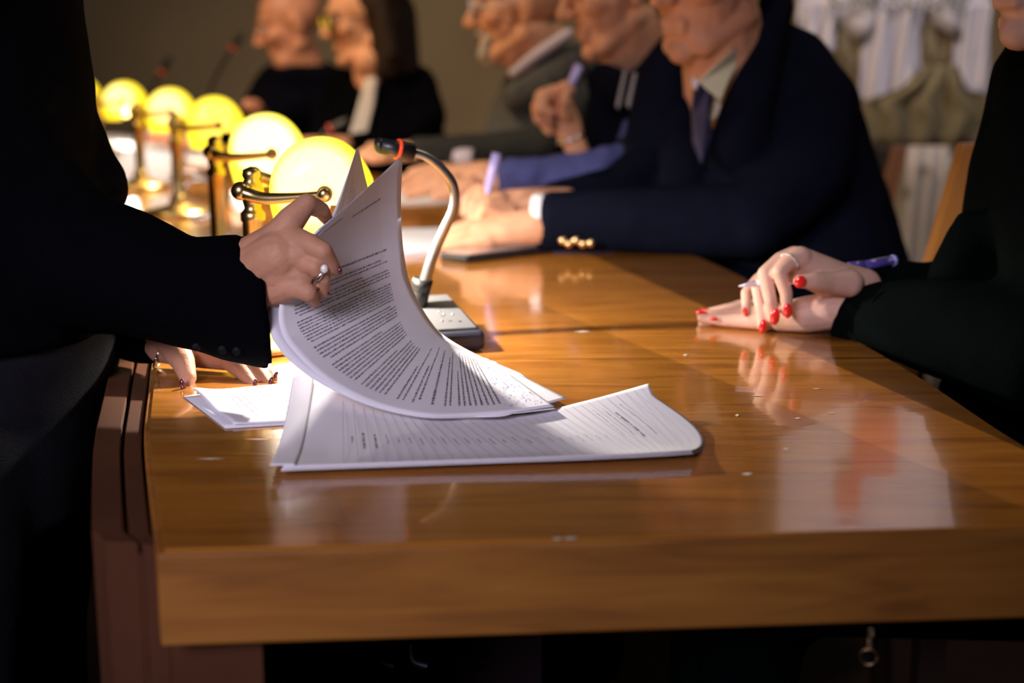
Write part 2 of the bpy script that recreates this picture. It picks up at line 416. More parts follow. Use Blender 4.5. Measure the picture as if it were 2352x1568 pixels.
for i, (px, Y, a) in enumerate(LAMPS):
    o = lamps[i]; p = P(px, 784-F_PX*math.tan(PIT-math.atan(.305/Y)), Y); o.location = (p.x, p.y, TZ+.0002); o.rotation_euler = (0, 0, math.radians(a))
    tag(o, LLAB[i], 'lamp', 'brass desk lamps in a row along the table')
    for ch in o.children:
        if ch.name.startswith('lamp_shade'):
            ch.data = ch.data.copy(); ch.data.materials.clear(); ch.data.materials.append(shade_mat(i, *SH[i]))
    ld = bpy.data.lights.new('bulb_light', 'POINT'); ld.energy = [14, 8, 5, 3.5, 3, 2.5][i]; ld.color = (1, .92, .82); ld.shadow_soft_size = .007
    lo = bpy.data.objects.new('bulb_light', ld); col.objects.link(lo); lo.parent = o; lo.location = (.074, 0, .156)
# ------------------------------------------------------------------ papers
def surf_obj(name, Sf, nu, nt_, m, parent, thick=.0004, items=None, mats=None):
    """Sf(u,t)->point; items: list of (u0,t0,u1,t1,halfwidth_t,mat index) little printed marks"""
    bm = bmesh.new(); g = [[bm.verts.new(Sf(i/nu, j/nt_)) for j in range(nt_+1)] for i in range(nu+1)]
    low = [[bm.verts.new(v.co-V((0, -thick*.3, thick))) for v in r] for r in g]
    for i in range(nu):
        for j in range(nt_):
            f = bm.faces.new((g[i][j], g[i+1][j], g[i+1][j+1], g[i][j+1])); f.smooth = True
            f = bm.faces.new((low[i][j], low[i][j+1], low[i+1][j+1], low[i+1][j])); f.smooth = True
    for i in range(nu):
        bm.faces.new((g[i][0], low[i][0], low[i+1][0], g[i+1][0])); bm.faces.new((g[i][nt_], g[i+1][nt_], low[i+1][nt_], low[i][nt_]))
    for j in range(nt_):
        bm.faces.new((g[0][j], g[0][j+1], low[0][j+1], low[0][j])); bm.faces.new((g[nu][j], low[nu][j], low[nu][j+1], g[nu][j+1]))
    cam = V((0, 0, HC))
    for (u0, t0, u1, t1, w, mi, ax) in (items or []):
        if ax == 0: q = [(u0, t0-w), (u1, t1-w), (u1, t1+w), (u0, t0+w)]
        else: q = [(u0-w, t0), (u1-w, t1), (u1+w, t1), (u0+w, t0)]
        vs = []
        for (u, t) in q:
            u = min(max(u, 0), 1); t = min(max(t, 0), 1); p = Sf(u, t)
            e = 1e-3; nn = (Sf(min(u+e, 1), t)-Sf(max(u-e, 0), t)).cross(Sf(u, min(t+e, 1))-Sf(u, max(t-e, 0)))
            nn = nn.normalized() if nn.length > 1e-12 else (cam-p).normalized()
            if nn.dot(cam-p) < 0: nn = -nn
            vs.append(bm.verts.new(p+nn*.00035))
        f = bm.faces.new(vs); f.material_index = mi
    me = bpy.data.meshes.new(name); bm.to_mesh(me); bm.free()
    return link(name, me, mats or [m], parent)
def text_rows(rows, u0=.09, u1=.90, hw=.0028, mi=1, ax=0, letter=.0042):
    it = []
    for (t, a, b_, bold) in rows:
        u = a
        while u < b_:
            n = rnd.randint(1, 9)
            for k in range(n):
                if u > b_: break
                h = hw*(1.35 if bold else 1)*rnd.choice((.55, .6, .6, .75, 1.0, 1.0)); dt = rnd.uniform(-.25, .25)*hw
                L_ = letter*rnd.choice((.5, .75, .85, .85))
                if ax == 0: it.append((u, t+dt, u+L_, t+dt, h, mi, 0))
                else: it.append((t+dt, u, t+dt, u+L_, h, mi, 1))
                u += letter
            u += letter*.9
    return it
DEPTH = V((0, 1, 0))
Nl = [PZ(1272, 932, .762), PZ(1180, 945, .760), PZ(1075, 954, .7585), PZ(980, 955, .760), P(880, 936, 1.122), P(790, 903, 1.125), P(715, 862, 1.13), P(655, 812, 1.14), P(622, 765, 1.155), P(618, 705, 1.165), P(650, 630, 1.17), P(692, 572, 1.17), P(733, 528, 1.17)]
Fl = [PZ(1128, 824, .762), P(1095, 812, 1.315), P(1060, 795, 1.315), P(1032, 779, 1.312), P(1008, 762, 1.31), P(985, 735, 1.307), P(965, 705, 1.303), P(948, 670, 1.298), P(935, 632, 1.292), P(926, 585, 1.285), P(921, 530, 1.28), P(920, 450, 1.27), P(925, 360, 1.255)]
def bow(p, u, t, k=.006):
    return p
def page_surface(Nn, Ff, doff=V((0, 0, 0)), un=0.0, uf=0.0):
    def Sf(u, t):
        a = catmull(Nn, t); b_ = catmull(Ff, t); d = (b_-a)
        uu = u*(1-un-uf)+un
        return a+d*uu+doff
    return Sf
def held_document():
    t = empty('stapled_document', PZ(1150, 880, TZ)); off = t.location.copy()
    tag(t, 'bundle of printed white pages curled up and held by the standing woman', 'document')
    rows = []
    tt = .118
    blocks = [(11, .0095), (1, 0), (3, .010), (1, 0), (2, .011), (1, 0), (9, .0098), (1, 0), (8, .0098), (1, 0), (7, .0098), (1, 0), (9, .0098), (1, 0)]
    t_ = .10
    pat = [8, -1, 2, -2, 1, -2, 2, -1, 2, -2, 6, -1, 7, -1, 5, -1, 8, -1, 4, -1, 2, -2, 1]
    for b in pat:
        if b < 0: t_ += .009*-b
        else:
            for k in range(b):
                if t_ > .90: break
                full = rnd.uniform(.86, .9)
                a0 = .12 if k else .12+.05*rnd.random()
                b0 = full if k < b-1 or b == 1 else rnd.uniform(.4, .85)
                rows.append((t_, a0, b0, b == 1)); t_ += .0118
    it = text_rows(rows, hw=.0027)
    it += text_rows([(.935, .45, .78, False), (.955, .1, .3, True)], hw=.0026)
    # handwriting in blue near the lower end
    for k in range(240):
        u = rnd.uniform(.06, .98); q = rnd.uniform(.012, .09); L_ = rnd.uniform(.004, .02)
        it.append((u, q, u+L_, q+rnd.uniform(-.008, .008), .0008, 2, 0))
    N0 = [p.copy() for p in Nl]
    sh = [0, 0, 0, 0, 2, 8, 16, 22, 24, 24, 20, 14, 10]
    N1 = [p+V((s*.00036, .0, s*.00006)) for p, s in zip(N0, sh)]
    Fm = [p+V((-.0025, -.001, 0)) for p in Fl]
    S1 = page_surface(N1, Fm)
    off3 = off
    def mk(Sf, items, mats): return surf_obj('page', lambda u, q: Sf(u, q)-off3, 22, 90, PAPER, t, items=None, mats=mats)
    # main page (marks need world coordinates for the camera side test, so shift afterwards)
    o = surf_obj('page', S1, 22, 90, PAPER, t, items=it, mats=[PAPER, INK, INKB]); o.data.transform(Matrix.Translation(-off))
    o['label'] = 'uppermost page covered in small printed text'
    # pages underneath, fanned at the lower right end
    tips = [((1302, 914), (1150, 838), .0030), ((1262, 905), (1198, 857), .0042), ((1225, 890), (1170, 846), .0054), ((1276, 938), (1135, 828), .0066)]
    for k, (a, b_, dz) in enumerate(tips):
        Nk = [p.copy() for p in N0]; Fk = [p.copy() for p in Fl]
        Nk[0] = PZ(a[0], a[1], .7625-dz*.5); Fk[0] = PZ(b_[0], b_[1], .7625-dz*.5)
        for i in range(1, 13):
            w = min(1, i/6)
            dn = V((-.0005*k, .0012*(k+1), -dz*.35))*w if i < 8 else V((-.0006*k, .0015*(k+1), 0))
            Nk[i] = Nk[i]+dn + V((0, 0, -dz*.25*(1-w))); Fk[i] = Fk[i]+V((.0012*(k+1)*w*(1-(i/12)**4), .0010*(k+1), -dz*.4*(1-w)-.002*k*(i/12)**4))
        top = 1.0
        Sk = page_surface(Nk, Fk, uf=.01*k)
        mk(Sk, None, [PAPER])
    # sheet flicked further back
    Nb = [P(650, 700, 1.20), P(700, 620, 1.215), P(764, 490, 1.25), P(795, 410, 1.275), P(819, 339, 1.30)]
    Fb = [P(900, 780, 1.335), P(895, 660, 1.335), P(868, 510, 1.33), P(842, 420, 1.32), P(823, 339, 1.302)]
    rows = [(.14, .45, .93, False)]+[(.26+.035*k, .45, .78-.02*k, False) for k in range(6)]
    ob = surf_obj('page', page_surface(Nb, Fb), 14, 40, PAPER, t, items=text_rows(rows, hw=.004, ax=1, letter=.008), mats=[PAPER, INK]); ob.data.transform(Matrix.Translation(-off))
    ob['label'] = 'loose page with its pointed corner standing up behind the others'
    return t
held_document()
def form_stack():
    t = empty('form_sheets', PZ(1120, 1000, TZ)); off = t.location.copy()
    tag(t, 'folded pad of ruled white form sheets lying nearest the front edge, right corner curling up', 'document')
    Nn = [PZ(650, 1072, .7575), PZ(880, 1063, .7580), PZ(1120, 1054, .7585), PZ(1350, 1045, .7595), PZ(1500, 1038, .760), PZ(1590, 1032, .7600)]
    Ff = [P(700, 862, 1.18), P(850, 925, 1.165), PZ(1010, 955, .7525), PZ(1195, 952, .7525), P(1345, 920, 1.16), P(1490, 880, 1.175)]
    bulge = [0, 0, 0, 0, .003, .016]
    Bv = [V((b, 0, 0)) for b in bulge]
    def Sf(u, v):
        a = catmull(Nn, u); b_ = catmull(Ff, u); p = a.lerp(b_, v)
        zb = TZ+.0035
        if v < .30: w = 1-v/.30; p.z = zb+(a.z-zb)*(w*w)
        else: w = (v-.30)/.70; p.z = zb+(b_.z-zb)*w**1.7
        p.x += catmull(Bv, u).x*math.sin(math.pi*min(v*1.15, 1))*1.4
        if u < .05: p.x += 0
        return p
    it = []
    for k in range(33):
        u = .13+k*.026; it.append((u, .03, u-.004, .97 if k > 22 else .9, .0005, 1, 1))
    for k in range(30):
        u = .14+k*.026
        if k in (1, 2): it += text_rows([(u+.004, .30, .52, True)], hw=.0022, mi=2, ax=1, letter=.012)
        elif k == 27: it += text_rows([(u, .42, .78, True)], hw=.0026, mi=2, ax=1, letter=.016)
        elif k in (26, 28, 25): it += text_rows([(u+.006, .45, .85, False)], hw=.0020, mi=1, ax=1, letter=.014)
        elif k < 24: it += text_rows([(u+.006, .36+.05*rnd.random(), .46+.06*rnd.random(), False)], hw=.0022, mi=1, ax=1, letter=.013)
    o = surf_obj('top_sheet', Sf, 60, 26, PAPER, t, thick=.0008, items=it, mats=[PAPER, INKL, INK]); o.data.transform(Matrix.Translation(-off))
    for k in range(3):
        def S2(u, v, k=k):
            p = Sf(min(u*.99+.003*k, 1), v*(1-.012*k)+.004*k); p.z -= .0010*(k+1); p.x -= .0015*k*(1 if u < .5 else -.2)
            p.z = max(p.z, TZ+.0012-.0003*k); return p
        surf_obj('under_sheet', lambda u, v, f=S2: f(u, v)-off, 60, 20, PAPER, t, thick=.0005)
    # fold at the left end
    def S3(u, v):
        p = Sf(0, v); p2 = p+V((-.010+.018*u, .002, .001+.010*math.sin(math.pi*u)*v*.25)); p2.z = max(p2.z, TZ+.002); return p2-off
    surf_obj('folded_end', S3, 10, 26, PAPER, t, thick=.0006)
form_stack()
def side_document():
    t = empty('printed_sheets', PZ(560, 940, TZ)); off = t.location.copy()
    tag(t, 'two printed white sheets lying under the standing woman\'s fingertips at the left table edge', 'document')
    A = PZ(440, 900, .7535); B = PZ(537, 975, .7525); C = PZ(830, 958, .7525); D = PZ(770, 868, .7525)
    def Sf(u, v):
        a = A.lerp(D, u); b_ = B.lerp(C, u); p = a.lerp(b_, v)
        p.z += .004*math.exp(-((u)/.12)**2)*(1-v)**2+.0015*math.sin(v*9)*math.exp(-(u/.1)**2)
        return p
    rows = [(.20+.045*k, .15, .55+.3*rnd.random(), False) for k in range(9)]
    it = text_rows(rows, hw=.005, ax=1, letter=.016)
    o = surf_obj('page', Sf, 20, 20, PAPER, t, items=it, mats=[PAPER, INKL]); o.data.transform(Matrix.Translation(-off))
    def S2(u, v):
        p = Sf(u, v); p.z = TZ+.0012; return p+V((-.006, -.005, 0))-off
    surf_obj('page', S2, 10, 10, PAPER, t, thick=.0008)
side_document()
def flat_sheet(name, label, pts, z=TZ+.001, thick=.0012, m=None, layers=1, cat='paper'):
    q = [PZ(x, y, z) for x, y in pts]; c = sum(q, V())/len(q); c.z = TZ
    bm = bmesh.new()
    prism(bm, [V((p.x, p.y, TZ+.0003))-c for p in q], [V((p.x, p.y, z+thick))-c for p in q])
    o = bm_obj(name, bm, m or PAPER, None, .0004); o.location = c
    tag(o, label, cat); return o
flat_sheet('paper_pad', 'white writing pad under the flat hand of the man wearing collar and tie', [(880, 590), (1050, 575), (1010, 528), (860, 532)], TZ+.004, .004)
flat_sheet('paper_sheet', 'white sheet under the hand of the blue-sleeved man', [(880, 468), (1075, 462), (1060, 432), (900, 432)], TZ+.002, .002)
flat_sheet('paper_sheet', 'white sheet lying behind the fourth lamp, beside the cables', [(380, 374), (418, 376), (418, 348), (372, 346)], TZ+.01, .01)
flat_sheet('paper_sheet', 'bright white sheets at far left beside the standing woman\'s shoulder', [(232, 345), (292, 348), (312, 318), (232, 315)], TZ+.015, .01)
flat_sheet('paper_sheet', 'lavender-white sheet in front of the third lamp', [(425, 366), (490, 368), (490, 340), (425, 340)], TZ+.008, .004)
# ------------------------------------------------------------------ notebook-like phone on table
def phone():
    q = [PZ(1010, 600, TZ), PZ(1072, 606, TZ), PZ(1272, 580, TZ), PZ(1205, 562, TZ)]; c = sum(q, V())/4; c.z = TZ
    t = empty('smartphone', c); tag(t, 'dark tablet-like phone lying by the cuff of the tie-wearing man', 'phone')
    bm = bmesh.new(); prism(bm, [p-c+V((0, 0, .0004)) for p in q], [p-c+V((0, 0, .012)) for p in q]); bm_obj('case', bm, PLAST, t, .003)
    bm = bmesh.new(); prism(bm, [(p-c)*.93+V((0, 0, .0122)) for p in q], [(p-c)*.93+V((0, 0, .0132)) for p in q]); bm_obj('screen', bm, mat('screen_glass', (.35, .32, .36), .08, coat=1), t)
phone()
# ------------------------------------------------------------------ microphones
def microphone_near():
    A = V((-.026, 1.41, TZ)); B = V((-.066, 1.53, TZ)); C = V((-.158, 1.50, TZ)); D = V((-.118, 1.38, TZ)); c = (A+B+C+D)/4
    t = empty('gooseneck_microphone', c); tag(t, 'black gooseneck microphone with red ring, bending up right behind the held papers', 'microphone')
    bm = bmesh.new(); hs = [.020, .036, .036, .020]
    prism(bm, [p-c+V((0, 0, .0006)) for p in (A, B, C, D)], [p-c+V((0, 0, h)) for p, h in zip((A, B, C, D), hs)])
    bm_obj('base', bm, mat('dark_blue_plastic', (.022, .024, .040), .42), t, .006)
    bm = bmesh.new(); pts = [(A, .0205), (B, .0365), (C, .0365), (D, .0205)]
    prism(bm, [(p-c)*.86+V((0, 0, h+.0)) for p, h in pts], [(p-c)*.86+V((0, 0, h+.003)) for p, h in pts])
    bm_obj('top_plate', bm, mat('grey_plate', (.10, .10, .11), .35), t, .0015)
    for (x, y) in ((1008, 716), (1020, 722), (1016, 737), (1040, 722)):
        p = PZ(x, y, TZ+.0335)-c; bm = bmesh.new(); rings_to_bm(bm, ell(p, (.0016, .0016, .0012))); bm_obj('button', bm, SILVER, t)
    Y = 1.475
    pth = [P(965, 690, Y), P(975, 650, Y), P(988, 605, Y), P(1005, 560, Y), P(1026, 515, Y-.005), P(1043, 470, Y-.01), P(1040, 425, Y-.015), P(1015, 388, Y-.02), P(980, 360, Y-.025), P(945, 348, Y-.03)]
    r = [15, 14, 13, 12, 11.5, 11, 11, 10.5, 10, 10]
    o = shape('gooseneck', [tube_path([p-c for p in pth], [q*S(500, Y) for q in r], 18, 70)], MICMET, t)
    rs = []
    for k, (x0, y0, x1, y1, rr) in enumerate(((957, 715, 972, 640, 21), (966, 668, 972, 640, 23))):
        a = P(x0, y0, Y)-c; b_ = P(x1, y1, Y)-c; rs.append(tube_between(a, b_, rr*S(680, Y)))
    shape('collar', rs, PLAST, t)
    h0 = P(948, 350, Y-.03)-c; h1 = P(872, 334, Y-.045)-c
    shape('capsule_head', [tube_between(h0, h1, 20*S(340, Y), 18*S(340, Y)), ell(h1, (.006, .008, .008))], PLAST, t)
    d = h1-h0
    shape('light_ring', [torus_rings(h0+d*.45, d, 20*S(340, Y), .0019)], REDP, t)
microphone_near()
def mic_far(label, base, pts, Y, rp, ring=None):
    b = PZ(base[0], base[1], TZ); t = empty('gooseneck_microphone', b); tag(t, label, 'microphone')
    pp = [P(x, y, Y)-b for x, y in pts]
    pp = [V((0, 0, .02))]+pp
    shape('gooseneck', [tube_path(pp, [.005]*len(pp), 10, 24)], PLAST, t)
    d = (pp[-1]-pp[-2]).normalized()
    shape('capsule_head', [cap(pp[-1]-d*.005, pp[-1]+d*.035, .010, .010)], PLAST, t)
    shape('light_ring', [torus_rings(pp[-1]-d*.008, d, .009, .0022)], REDP, t)
    bm = bmesh.new(); box_bm(bm, (-.04, -.05, .0005), (.04, .05, .03)); bm_obj('base', bm, PLAST, t, .006)
mic_far('thin black microphone rising toward the bald man\'s mouth', (455, 345), [(480, 215), (510, 150), (538, 105)], 4.25, 5)
mic_far('short black microphone above the second farthest lamps, leftmost one', (325, 330), [(350, 205), (365, 178), (375, 160)], 4.3, 5)
mic_far('black microphone with red ring in front of the bespectacled woman', (690, 385), [(728, 330), (748, 300), (765, 292)], 3.5, 5)
# ------------------------------------------------------------------ grey case and cables
def case_far():
    q = [PZ(268, 420, TZ), PZ(398, 414, TZ), PZ(385, 390, TZ), PZ(262, 395, TZ)]; c = sum(q, V())/4; c.z = TZ
    
    bm = bmesh.new(); prism(bm, [p-c+V((0, 0, .0006)) for p in q], [p-c+V((0, 0, h)) for p, h in zip(q, (.075, .060, .060, .075))])
    o = bm_obj('equipment_case', bm, mat('grey_case', (.42, .41, .46), .5), None, .004); o.location = c
    tag(o, 'grey angular equipment case standing behind the fourth lamp', 'case')
case_far()
def cable(label, pts, r, m):
    q = [PZ(x, y, TZ+h) for x, y, h in pts]; c = q[0].copy(); c.z = TZ
    o = shape('cable', [tube_path([p-c for p in q], [r]*len(q), 10, 50)], m); o.location = c
    tag(o, label, 'cable')
CAB = mat('grey_blue_cable', (.30, .33, .45), .4)
cable('grey-blue cable looping highest between the third and fourth lamps', [(372, 428, .003), (385, 405, .02), (410, 395, .04), (450, 400, .045), (480, 418, .03), (500, 440, .004)], .004, CAB)
cable('grey-blue cable looping lower between the third and fourth lamps', [(420, 438, .003), (440, 418, .02), (470, 416, .03), (500, 428, .02), (515, 440, .004)], .004, CAB)
cable('thin cable lying flat near the base of the third lamp', [(425, 495, .003), (450, 503, .003), (480, 497, .003), (500, 485, .003)], .003, CAB)
def booklet():
    q = [PZ(530, 440, TZ+.03), PZ(585, 500, TZ+.003), PZ(570, 512, TZ+.003), PZ(528, 470, TZ+.003)]
    c = q[2].copy(); bm = bmesh.new(); prism(bm, [p-c for p in q], [p-c+V((.004, 0, .004)) for p in q])
    o = bm_obj('booklet', bm, PAPER, None, .001); o.location = c; tag(o, 'white booklet slanting down behind the nearest lamp\'s pole', 'booklet')
booklet()
# ------------------------------------------------------------------ people
def head_prims(c, yaw, pitch, s=1.0, roll=0, ears=True, jaw=1.0):
    """yaw: compass angle of the gaze in the XY plane, degrees from +X; pitch: downward tilt"""
    R = Matrix.Rotation(math.radians(yaw-90), 3, 'Z') @ Matrix.Rotation(math.radians(-pitch), 3, 'X') @ Matrix.Rotation(math.radians(roll), 3, 'Y')
    def T(p): return c + R @ (V(p)*s)
    def E(p, r): return ell(T(p), [q*s for q in r], R)
    def K(a, b, ra, rb): return cap(T(a), T(b), ra*s, rb*s)
    pr = [E((0, -.012, .035), (.076, .096, .082)), E((0, .028, -.018), (.064, .060, .086)), E((0, .032, -.075), (.050*jaw, .050, .036)), E((0, .070, -.096), (.022, .019, .018)),
          K((0, .088, .022), (0, .110, -.020), .0075, .0125), E((.012, .098, -.024), (.009, .011, .008)), E((-.012, .098, -.024), (.009, .011, .008)),
          K((-.034, .077, .036), (.034, .077, .036), .011, .011), E((.040, .056, -.012), (.026, .030, .026)), E((-.040, .056, -.012), (.026, .030, .026)),
          K((-.019, .082, -.054), (.019, .082, -.054), .0065, .0065), K((-.016, .081, -.066), (.016, .081, -.066), .0075, .0075),
          K((-.046, -.004, -.052), (-.030, .055, -.088), .026, .018), K((.046, -.004, -.052), (.030, .055, -.088), .026, .018)]
    if ears:
        for q in (-1, 1):
            pr += [E((q*.078, -.012, .006), (.009, .019, .030)), E((q*.075, -.006, -.022), (.008, .012, .012))]
    return pr, T, R
def add_eyes(T, R, s, parent, off):
    for q in (-1, 1):
        p = T((q*.031, .0845, .010))-off
        bm = bmesh.new(); rings_to_bm(bm, ell(p, (.0105*s,)*3)); bm_obj('eye', bm, mat('eye_white', (.45, .38, .32), .2, coat=1), parent)
        p2 = T((q*.031, .0915, .010))-off
        bm = bmesh.new(); rings_to_bm(bm, ell(p2, (.0045*s,)*3)); bm_obj('iris', bm, mat('dark_iris', (.04, .025, .015), .1, coat=1), parent)
def person(label, base, skin, head=None, body=(), hands=(), hand_voxel=.0022):
    t = empty('person', base); off = V(base); tag(t, label, 'person')
    ms = []
    pr = list(body); T = R = None
    if head:
        hp, T, R = head_prims(*head); pr += hp
    if pr: ms.append(blob(pr, .0035, 3))
    for h in hands: ms.append(blob(h, hand_voxel, 3))
    me = join(ms, 'body'); me.transform(Matrix.Translation(-off)); link('body', me, skin, t)
    if head: add_eyes(T, R, head[3] if len(head) > 3 else 1, t, off)
    return t, off, T, R
def wear(name, prims, m, t, off, voxel=.006, smooth=4, disp=.004, dscale=.06, label=None):
    voxel *= 1.45 if len(prims) > 1 and voxel >= .005 else 1
    me = blob(prims, voxel, smooth, disp, dscale); me.transform(Matrix.Translation(-off)); o = link(name, me, m, t)
    if label: o['label'] = label
    return o
def seated_legs(hip, fwd, t, off, m):
    """trousers and shoes of somebody sitting; hip = world point at seat height"""
    fwd = V(fwd).normalized(); side = V((fwd.y, -fwd.x, 0)); pr = []; sh = []
    for s in (-1, 1):
        a = hip+side*.09*s; k = a+fwd*.40+side*.03*s; f = V((k.x+fwd.x*.02, k.y+fwd.y*.02, .10))
        pr += [cap(a, k, .085, .062), cap(k, f, .060, .045)]
        sh += [cap(V((f.x, f.y, .04)), V((f.x+fwd.x*.14, f.y+fwd.y*.14, .032)), .038, .030)]
    wear('trousers', pr, m, t, off, .010, 3, 0)
    for q in sh: wear('shoe', [q], PLAST, t, off, .008, 2, 0)
def nail(name, x, y, Y, rx, ry, ang, m, t, off, dy=-.0):
    c = P(x, y, Y); s = S(y, Y); R = Matrix.Rotation(math.radians(-ang), 3, 'Y')
    bm = bmesh.new(); rings_to_bm(bm, ell(c-off, (rx*s, .0022, ry*s), R)); bm_obj(name, bm, m, t)

# ---- standing woman (left, nearest)
def woman_standing():
    base = V((-.50, 1.32, 0))
    A1 = pc((560, 640, 1.19, 66), (640, 590, 1.17, 62)) + pc((585, 600, 1.19, 62), (648, 545, 1.18, 44)) + pc((600, 660, 1.18, 56), (668, 655, 1.165, 36)) + \
        pc((620, 600, 1.175, 60), (684, 585, 1.165, 40)) + pc((640, 625, 1.17, 50), (690, 632, 1.165, 34)) + \
        pc((640, 548, 1.18, 42), (668, 507, 1.18, 34), (705, 467, 1.185, 24), (738, 483, 1.20, 20), (752, 505, 1.212, 14)) + \
        pc((672, 550, 1.17, 34), (708, 560, 1.16, 27), (742, 577, 1.155, 23), (765, 612, 1.165, 17), (772, 623, 1.17, 13)) + \
        pc((684, 595, 1.165, 32), (722, 612, 1.155, 22), (744, 640, 1.16, 16), (745, 672, 1.172, 13)) + \
        pc((678, 655, 1.163, 30), (708, 672, 1.155, 22), (722, 692, 1.165, 15)) + \
        pc((600, 610, 1.20, 40), (660, 590, 1.225, 24), (705, 560, 1.225, 17))
    B1 = pc((370, 800, 1.33, 34), (440, 800, 1.32, 44), (520, 815, 1.31, 36)) + pc((395, 790, 1.31, 36), (420, 830, 1.285, 28), (432, 868, 1.27, 20), (430, 890, 1.262, 13)) + \
        pc((520, 815, 1.31, 30), (556, 850, 1.29, 22), (580, 880, 1.272, 12)) + pc((540, 810, 1.31, 28), (590, 848, 1.29, 19), (615, 880, 1.275, 12)) + \
        pc((550, 800, 1.32, 26), (606, 838, 1.30, 16), (630, 868, 1.285, 10))
    hc = V((-.50, 1.28, 1.50))
    body = [cap((-.50, 1.32, 1.42), (-.50, 1.33, 1.30), .055, .06), cap((-.50, 1.33, 1.30), (-.55, 1.33, .90), .09, .09)] + pc((-300, 200, 1.30, 60), (170, 600, 1.26, 70), (440, 680, 1.215, 62), (580, 650, 1.19, 55)) + pc((-300, 200, 1.36, 60), (150, 740, 1.42, 38), (370, 800, 1.33, 30))
    t, off, T, R = person('woman in black suit standing at left, leafing through the held-up pages', base, SKIN_A, (hc, -30, 25, 1.0), body, [A1, B1], .0016)
    # jacket
    jk = [ploft([(-420, 120, -420, 1.33, .13), (-460, 165, -150, 1.33, .15), (-450, 180, 60, 1.34, .15), (-430, 205, 200, 1.34, .15), (-400, 215, 400, 1.34, .15), (-380, 250, 600, 1.34, .16), (-370, 272, 755, 1.34, .165)])]
    jk += pc((60, 120, 1.36, 120), (92, 250, 1.37, 118), (150, 370, 1.38, 112), (205, 420, 1.38, 88), (225, 432, 1.38, 74))
    fore = [(150, 600, 1.26, 165, .07), (260, 612, 1.25, 152, .065), (345, 636, 1.235, 146, .060), (440, 675, 1.215, 130, .056), (500, 684, 1.205, 143, .055), (560, 690, 1.20, 154, .055), (586, 692, 1.197, 158, .054), (596, 693, 1.195, 158, .054)]
    d = V((1, -.15, -.22)).normalized()
    st = []
    for x, y, Y, r, dr in fore:
        s = S(y, Y); axis = V((1, -.18, -.12)).normalized(); up = V((-.02-.10*max(0, (x-440)/158), 0, 1)).normalized()
        st.append((P(x, y, Y), up*r*s, V((-.38*max(0, (x-440)/158), 1, 0)).normalized()*dr))
    c, u, v = st[-1]
    jk += [loft(st)]
    jk += pc((-140, 200, 1.28, 170), (60, 480, 1.27, 160), (170, 600, 1.26, 155))
    jk += pc((150, 740, 1.42, 60), (250, 770, 1.38, 48), (330, 795, 1.345, 44), (345, 800, 1.34, 40))
    wear('jacket', jk, BLK, t, off, .005, 3, .003, .08)
    for x, y in ((450, 797), (510, 803), (543, 806)):
        sh_ = 12; c = P(x, y, 1.155); bm = bmesh.new(); rings_to_bm(bm, ell(c-off, (10*S(y, 1.15), .0012, 10*S(y, 1.15)))); bm_obj('sleeve_button', bm, mat('black_button', (.004, .004, .005), .6, spec=.1), t)
    # trousers
    tr = [ploft([(-360, 262, 700, 1.34, .15), (-370, 272, 800, 1.34, .15), (-380, 255, 900, 1.34, .145), (-370, 235, 1050, 1.34, .13), (-370, 215, 1170, 1.34, .12)])]
    for (x, Y) in ((-120, 1.26), (60, 1.42)):
        a = P(x, 1000, Y); tr += [cap(a, V((a.x-.01, a.y, .46)), .085, .060), cap(V((a.x-.01, a.y, .46)), V((a.x-.02, a.y, .08)), .060, .050)]
    wear('trousers', tr, CHAR, t, off, .006, 3, .002, .08)
    for q in [cap(V((P(-120, 1000, 1.26).x-.02, 1.26, .035)), V((P(-120, 1000, 1.26).x+.12, 1.20, .028)), .035, .026), cap(V((P(60, 1000, 1.42).x-.02, 1.42, .035)), V((P(60, 1000, 1.42).x+.12, 1.36, .028)), .035, .026)]: wear('shoe', [q], PLAST, t, off, .006, 2, 0)
    hr = [ell(T((0, -.03, .05)), (.085, .10, .085), R), cap(T((.07, -.02, .0)), T((.08, .0, -.16)), .03, .03), cap(T((-.07, -.02, .0)), T((-.08, .0, -.16)), .03, .03), cap(T((0, -.09, 0)), T((0, -.09, -.16)), .06, .05)]
    wear('hair', hr, HAIR_D, t, off, .006, 2, .003, .02)
    # nails
    nail('nail', 781, 622, 1.160, 5, 10, 10, NAIL_D, t, off)
    nail('nail', 753, 672, 1.168, 4, 9, 25, NAIL_D, t, off)
    nail('nail', 752, 513, 1.204, 8, 6, 0, NAIL_D, t, off)
    nail('nail', 420, 884, 1.250, 7, 15, 8, NAIL_D, t, off)
    nail('nail', 586, 880, 1.263, 5, 11, -8, NAIL_D, t, off)
    nail('nail', 623, 876, 1.266, 6, 12, -20, NAIL_D, t, off)
    nail('nail', 633, 862, 1.276, 5, 11, -30, NAIL_D, t, off)
    # ring with pearl
    rc = P(732, 622, 1.157); u = (P(744, 640, 1.16)-P(722, 612, 1.155))
    bm = bmesh.new(); s = S(622, 1.157)
    rings_to_bm(bm, torus_rings(rc-off, u, 23*s, 2.6*s)); rings_to_bm(bm, torus_rings(rc-off+u.normalized()*5*s, u+V((.003, 0, .004)), 22*s, 2.2*s))
    o = bm_obj('finger_ring', bm, SILVER, t)
    bm = bmesh.new(); rings_to_bm(bm, ell(P(745, 617, 1.130)-off, (9*s, 9*s, 10*s))); bm_obj('pearl', bm, PEARL, o)
    # watch on the other wrist
    bm = bmesh.new(); rings_to_bm(bm, torus_rings(P(372, 812, 1.33)-off, V((1, -.1, -.5)), 36*S(800, 1.33), 3*S(800, 1.33))); bm_obj('bracelet', bm, SILVER, t)
woman_standing()
